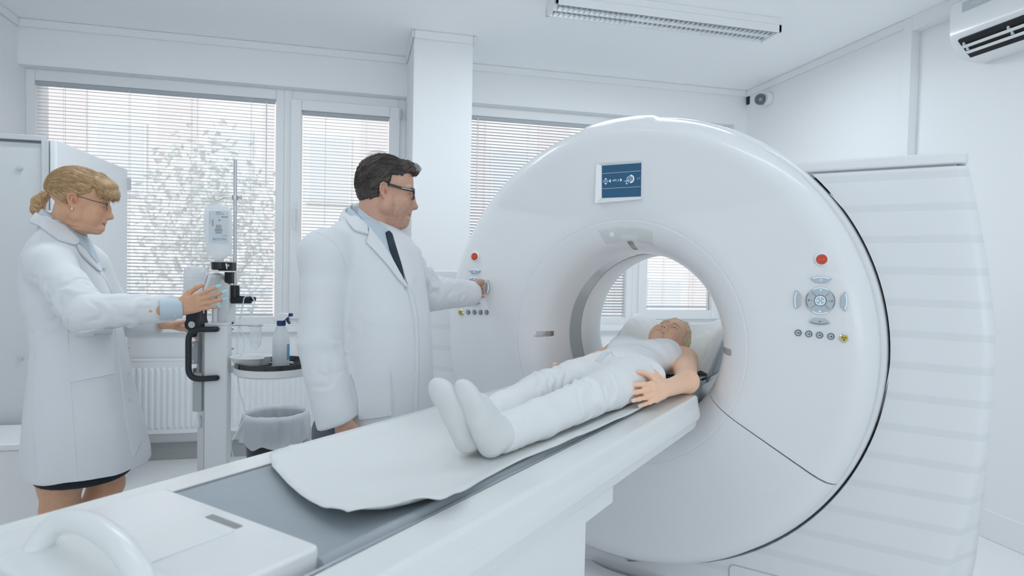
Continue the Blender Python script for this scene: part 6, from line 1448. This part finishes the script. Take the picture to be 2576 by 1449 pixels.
# shirt cuff, skirt, shoes
K2 = Body(); d = nrm(rR - eR); K2.cap(rR - d * .05, rR + d * .012, .0385, .0345, .01); K2.half(rR + d * .015, d, .1, .003); K2.half(rR - d * .055, -d, .1, .003); v, q = K2.mesh(.003); qmesh('shirt_cuff', v, q, M_shirt, wom)
disc_button(wom, 441, 796, bvh_of(v, q), .005, None, .001)
K2 = Body(); K2.slab([wsl(980, 84, 330, .17), wsl(1100, 82, 345, .185), wsl(1180, 92, 338, .19), wsl(1190, 93, 337, .19)], Sw, Fw, .02); v, q = K2.mesh(.007); qmesh('skirt', relax(v, q, 2), q, cloth('skirt_denim', (.022, .028, .036), .85, 600, .4), wom)
for c in (knR * (1, 1, 0) + Zv * .05, fa - Zv * .03):
    K3 = Body(); K3.cap(c - Fw * .02, c * (1, 1, 0) + Zv * .032 + Fw * .15, .046, .034, .02); K3.half(c * (1, 1, 0), (0, 0, -1), .3, .004); K3.half(c + Zv * .02, (0, 0, 1), .3, .01); v, q = K3.mesh(.007); qmesh('shoe', v, q, M_shoe, wom)

# ------------------------------------------------------------------ the patient on the table
pat = thing('person', 'blond woman patient lying on the scanner table in white top, trousers and socks', 'person', (tw(.07, 1.9, 0)[0], tw(.07, 1.9, 0)[1], .92), GYAW)
MT = np.stack([GD, TD, Zv], 1); tv = lambda x, y, z: MT @ np.array((x, y, z), float)
HP = Head(tw(.037, 2.715, 1.042), tv(.15, -.44, .86), tv(.30, .85, .42), .925)
B = Body(); HP.skull(B, jaw=.90, nose=.97, chin=.9, neck=[tw(.035, 2.61, .985), tw(.04, 2.53, .985)], nr=(4.9, 5.2), lid=.48, smile=1.5, noseup=.25)
for y in (-1, 1): HP.ear(B, y, 12)
aN = [tw(.178, 2.495, .995), tw(.272, 2.225, .962), tw(.262, 1.985, .966)]; aF = [tw(-.105, 2.50, 1.0), tw(-.165, 2.25, .96), tw(-.150, 2.04, .965)]
B.ell(tw(.04, 2.40, 1.003), (.140, .17, .064), MT, .04); B.ell(tw(.05, 2.2, 1.0), (.118, .16, .066), MT, .05); B.ell(tw(.10, 2.03, .99), (.14, .11, .066), MT, .05)
B.chain([tw(.12, 2.50, 1.005)] + aN, [.055, .050, .037, .0255], .03); B.chain([tw(-.04, 2.50, 1.005)] + aF, [.055, .050, .037, .0255], .03)
lN = [tw(.155, 2.0, .992), tw(.160, 1.62, .985), tw(.140, 1.40, .968), tw(.130, 1.24, .962)]; lF = [tw(.045, 2.0, 1.0), tw(.018, 1.62, .992), tw(.030, 1.40, .97), tw(.056, 1.23, .962)]
for L_ in (lN, lF): B.chain(L_, [.058, .042, .036, .028], .02)
def foot_(Bd, ank, heel, toe, k=1.0, g=0.0):
    h, t = np.array(heel), np.array(toe); d = t - h; up = nrm(np.cross(d, GD)); up = up if up @ TD > 0 else -up
    Bd.cap(ank, h + up * .02, .037 + g, .033 + g, .02); Bd.cap(h, h + d * .45, .031 + g, .030 + g, .02); Bd.cap(h + up * .035, h + d * .60 + up * .018, .034 + g, .026 + g, .02)
    Bd.ell(h + d * .66, ((.037 + g) * k, .020 + g, .07), np.stack([GD, nrm(np.cross(d, GD)), nrm(d)], 1), .02); Bd.ell(h + d * .84 - GD * .006, ((.030 + g) * k, .015 + g, .042), np.stack([GD, nrm(np.cross(d, GD)), nrm(d)], 1), .02)
    return up
fN = (lN[3], tw(*tpt(1233, 1116, 1.19)), tw(*tpt(1170, 972, 1.085))); fF = (lF[3], tw(*tpt(1176, 1107, 1.18)), tw(*tpt(1108, 966, 1.065)))
for f_ in (fN, fF):
    h_ = np.array(f_[1]); foot_(B, f_[0], h_, h_ + (np.array(f_[2]) - h_) * .82, k=.78, g=-.012)
tN = hand(B, aN[2] + tv(.004, 0, .002), tv(-.035, -1, .05), Zv * .96 + tv(-.24, 0, 0), 1.0, spread=.9, thumb=(42, 14), tcurl=(14, 16), each=[(12, 10, 6), (12, 12, 6), (14, 12, 6), (16, 12, 8)], nails={'palm': 1})
tF = hand(B, aF[2], tv(.08, -1, .0), Zv, .90, curl=(14, 12, 8), spread=.8, thumb=(30, 15))
v, q = B.mesh(.0023); v = relax(v, q, 1, .35)
base_p = (.95, .62, .44)
qmesh('body', v, q, M_skin, pat, face_tint(HP, v, base_p, lips=(.66, .28, .25), cheek=.2, lipk=.6, teeth=.75, nz=.25, brow=(.36, .25, .16), browz=2.9, bt=.42))
nails_of(tN, mat('nail_pink', (.88, .62, .54), .25, coat=.4), pat, range(5))
HP.eyes(pat, (.12, .15, .16), (1, -.1, .35))
Hh = Body(); k = HP.k
Hh.ell(HP.w((-.7, 0, 5.2)), np.array((10.2, 8.1, 8.5)) * k, HP.M, .01); Hh.ell(HP.w((-5.0, 0, -.5)), np.array((4.8, 6.8, 6.0)) * k, HP.M, 2 * k)
def cp_(fn, c, r, kk): Hh._a(lambda P: fn(HP.loc(P)) * k, HP.w(c), r * k, kk * k, 's')
cp_(lambda L: np.maximum.reduce([-(L[:, 0] - 3.4 - .22 * np.maximum(0, L[:, 2] - 3)), L[:, 2] - 9.3 + .10 * L[:, 1] ** 2 * .6]), (9, 0, 0), 16, .5)
cp_(lambda L: np.maximum.reduce([L[:, 2] - 1.8 - .9 * (L[:, 0] - .8), -(L[:, 0] + 1.0)]), (6, 0, -4), 15, .4)
cp_(lambda L: np.hypot((L[:, 0] + .4), (L[:, 2] + .2)) - 2.9, (0, 0, 0), 9.4, .4)
cp_(lambda L: L[:, 2] + 4.2, (-3, 0, -10), 12, .5)
for y in (-1, 1): Hh.chain([HP.w((6.3, y * 3.0, 11.2)), HP.w((4.5, y * 6.7, 7.4)), HP.w((1.4, y * 7.9, 4.9)), HP.w((-2.8, y * 8.0, 2.6)), HP.w((-5.8, y * 6.8, -.4)), HP.w((-6.5, y * 4.5, -3))], [.8 * k, 1.0 * k, 1.0 * k, 1.1 * k, 1.2 * k, 1.2 * k], 1.2 * k)
M_hairp = hair_mat('hair_light_blond', (.62, .47, .26), (.94, .83, .60), 230)
def flow_p(L): return np.stack([L[:, 0] * .65 - L[:, 2] * .75 + 9, L[:, 1] * .6, -L[:, 0] * .75 - L[:, 2] * .65], 1)
rng = random.Random(31); stt = []
for i in range(1500):
    a, e = rng.uniform(-math.pi, math.pi), rng.uniform(-.5, 1.5); stt.append((-.6 + 10.6 * math.cos(e) * math.cos(a), 8.4 * math.cos(e) * math.sin(a), 5 + 9 * math.sin(e)))
hair_object(HP, Hh, .003, M_hairp, pat, lambda q_: (-.75, .12 * np.sign(q_[1]), -.75 if q_[0] < 6 else -.2), stt, flow_p, disp=.045, seed=9, n=12, step=.8, r=.032, lift=.05, wob=.04)
# clothes
K = Body(); K.ell(tw(.04, 2.40, 1.005), (.150, .165, .072), MT, .04); K.ell(tw(.05, 2.2, .998), (.124, .165, .070), MT, .05); K.ell(tw(.095, 2.06, .995), (.148, .09, .074), MT, .05)
for s_ in (-.045, .045): K.ell(tw(.04 + s_ * 1.5, 2.38, 1.04), (.062, .062, .042), MT, .04)
for x in (-.055, .132): K.cap(tw(x, 2.42, 1.03), tw(x * .95, 2.545, 1.0), .055, .045, .03)
K.half(tw(.038, 2.545, 1.06), tv(0, .8, .6), .075, .02)
v, q = K.mesh(.004); v = relax(v, q, 2); N = vnormals(v, q); Lt = np.stack([v @ GD, v @ TD, v[:, 2]], 1)
v = v + N * (.0035 * vnoise(Lt * np.array([9, 26, 9])) * (Lt[:, 1] < 2.4) + .0022 * vnoise(Lt * np.array([16, 40, 14]) + 5))[:, None]
qmesh('tank_top', v, q, cloth('jersey_white', (.80, .81, .83), .8, 700, .1), pat)
K = Body(); K.ell(tw(.085, 2.04, .985), (.138, .115, .075), MT, .04); K.ell(tw(.08, 2.12, .99), (.132, .06, .075), MT, .04)
for L_, w_ in ((lN, 0), (lF, 0)): K.chain([L_[0], L_[0] * .5 + L_[1] * .5, L_[1], L_[2], L_[3] - TD * .005], [.074, .066, .056, .051, .046], .016)
for L_ in (lN, lF): d = -TD; K.half(L_[3] - TD * .018, -TD + Zv * .12, .075, .004)
v, q = K.mesh(.0042); v = relax(v, q, 2); N = vnormals(v, q)
v = fold(v, N, [((8 * GD, 3 * TD, 8 * Zv), .003, 2), ((20 * GD, 8 * TD, 20 * Zv), .0012, 6)])
for L_, s0 in ((lN, 1), (lF, 5)):
    v = arm_wrinkle(v, N, L_[1] + TD * .12, L_[1] - TD * .10, .0075, 15, .078, s0, 1.3); v = arm_wrinkle(v, N, L_[3] + TD * .10, L_[3] - TD * .01, .003, 16, .065, s0 + 2, .8); v = arm_wrinkle(v, N, L_[0] + TD * .08, L_[0] - TD * .10, .0035, 11, .085, s0 + 7, 2.4)
qmesh('trousers', v, q, cloth('trousers_white', (.80, .81, .82), .8, 800, .15), pat); bvp = bvh_of(v, q)
patch('fly_seam', [(1497, 908), (1510, 893), (1540, 878), (1552, 876), (1548, 882), (1522, 896), (1510, 912)], bvp, M_coat, pat, .002, .002, 5, 2.2)
for f_ in (fN, fF):
    K = Body(); up = foot_(K, *f_, k=.80 if f_ is fN else 1.0); K.cap(f_[0], f_[0] + TD * .03, .040, .042, .01); v, q = K.mesh(.003); v = relax(v, q, 2); N = vnormals(v, q); v = fold(v, N, [(np.eye(3) * 30, .0016, 2)]); qmesh('sock', v, q, cloth('sock_knit', (.72, .735, .735), .95, 600, .35), pat)
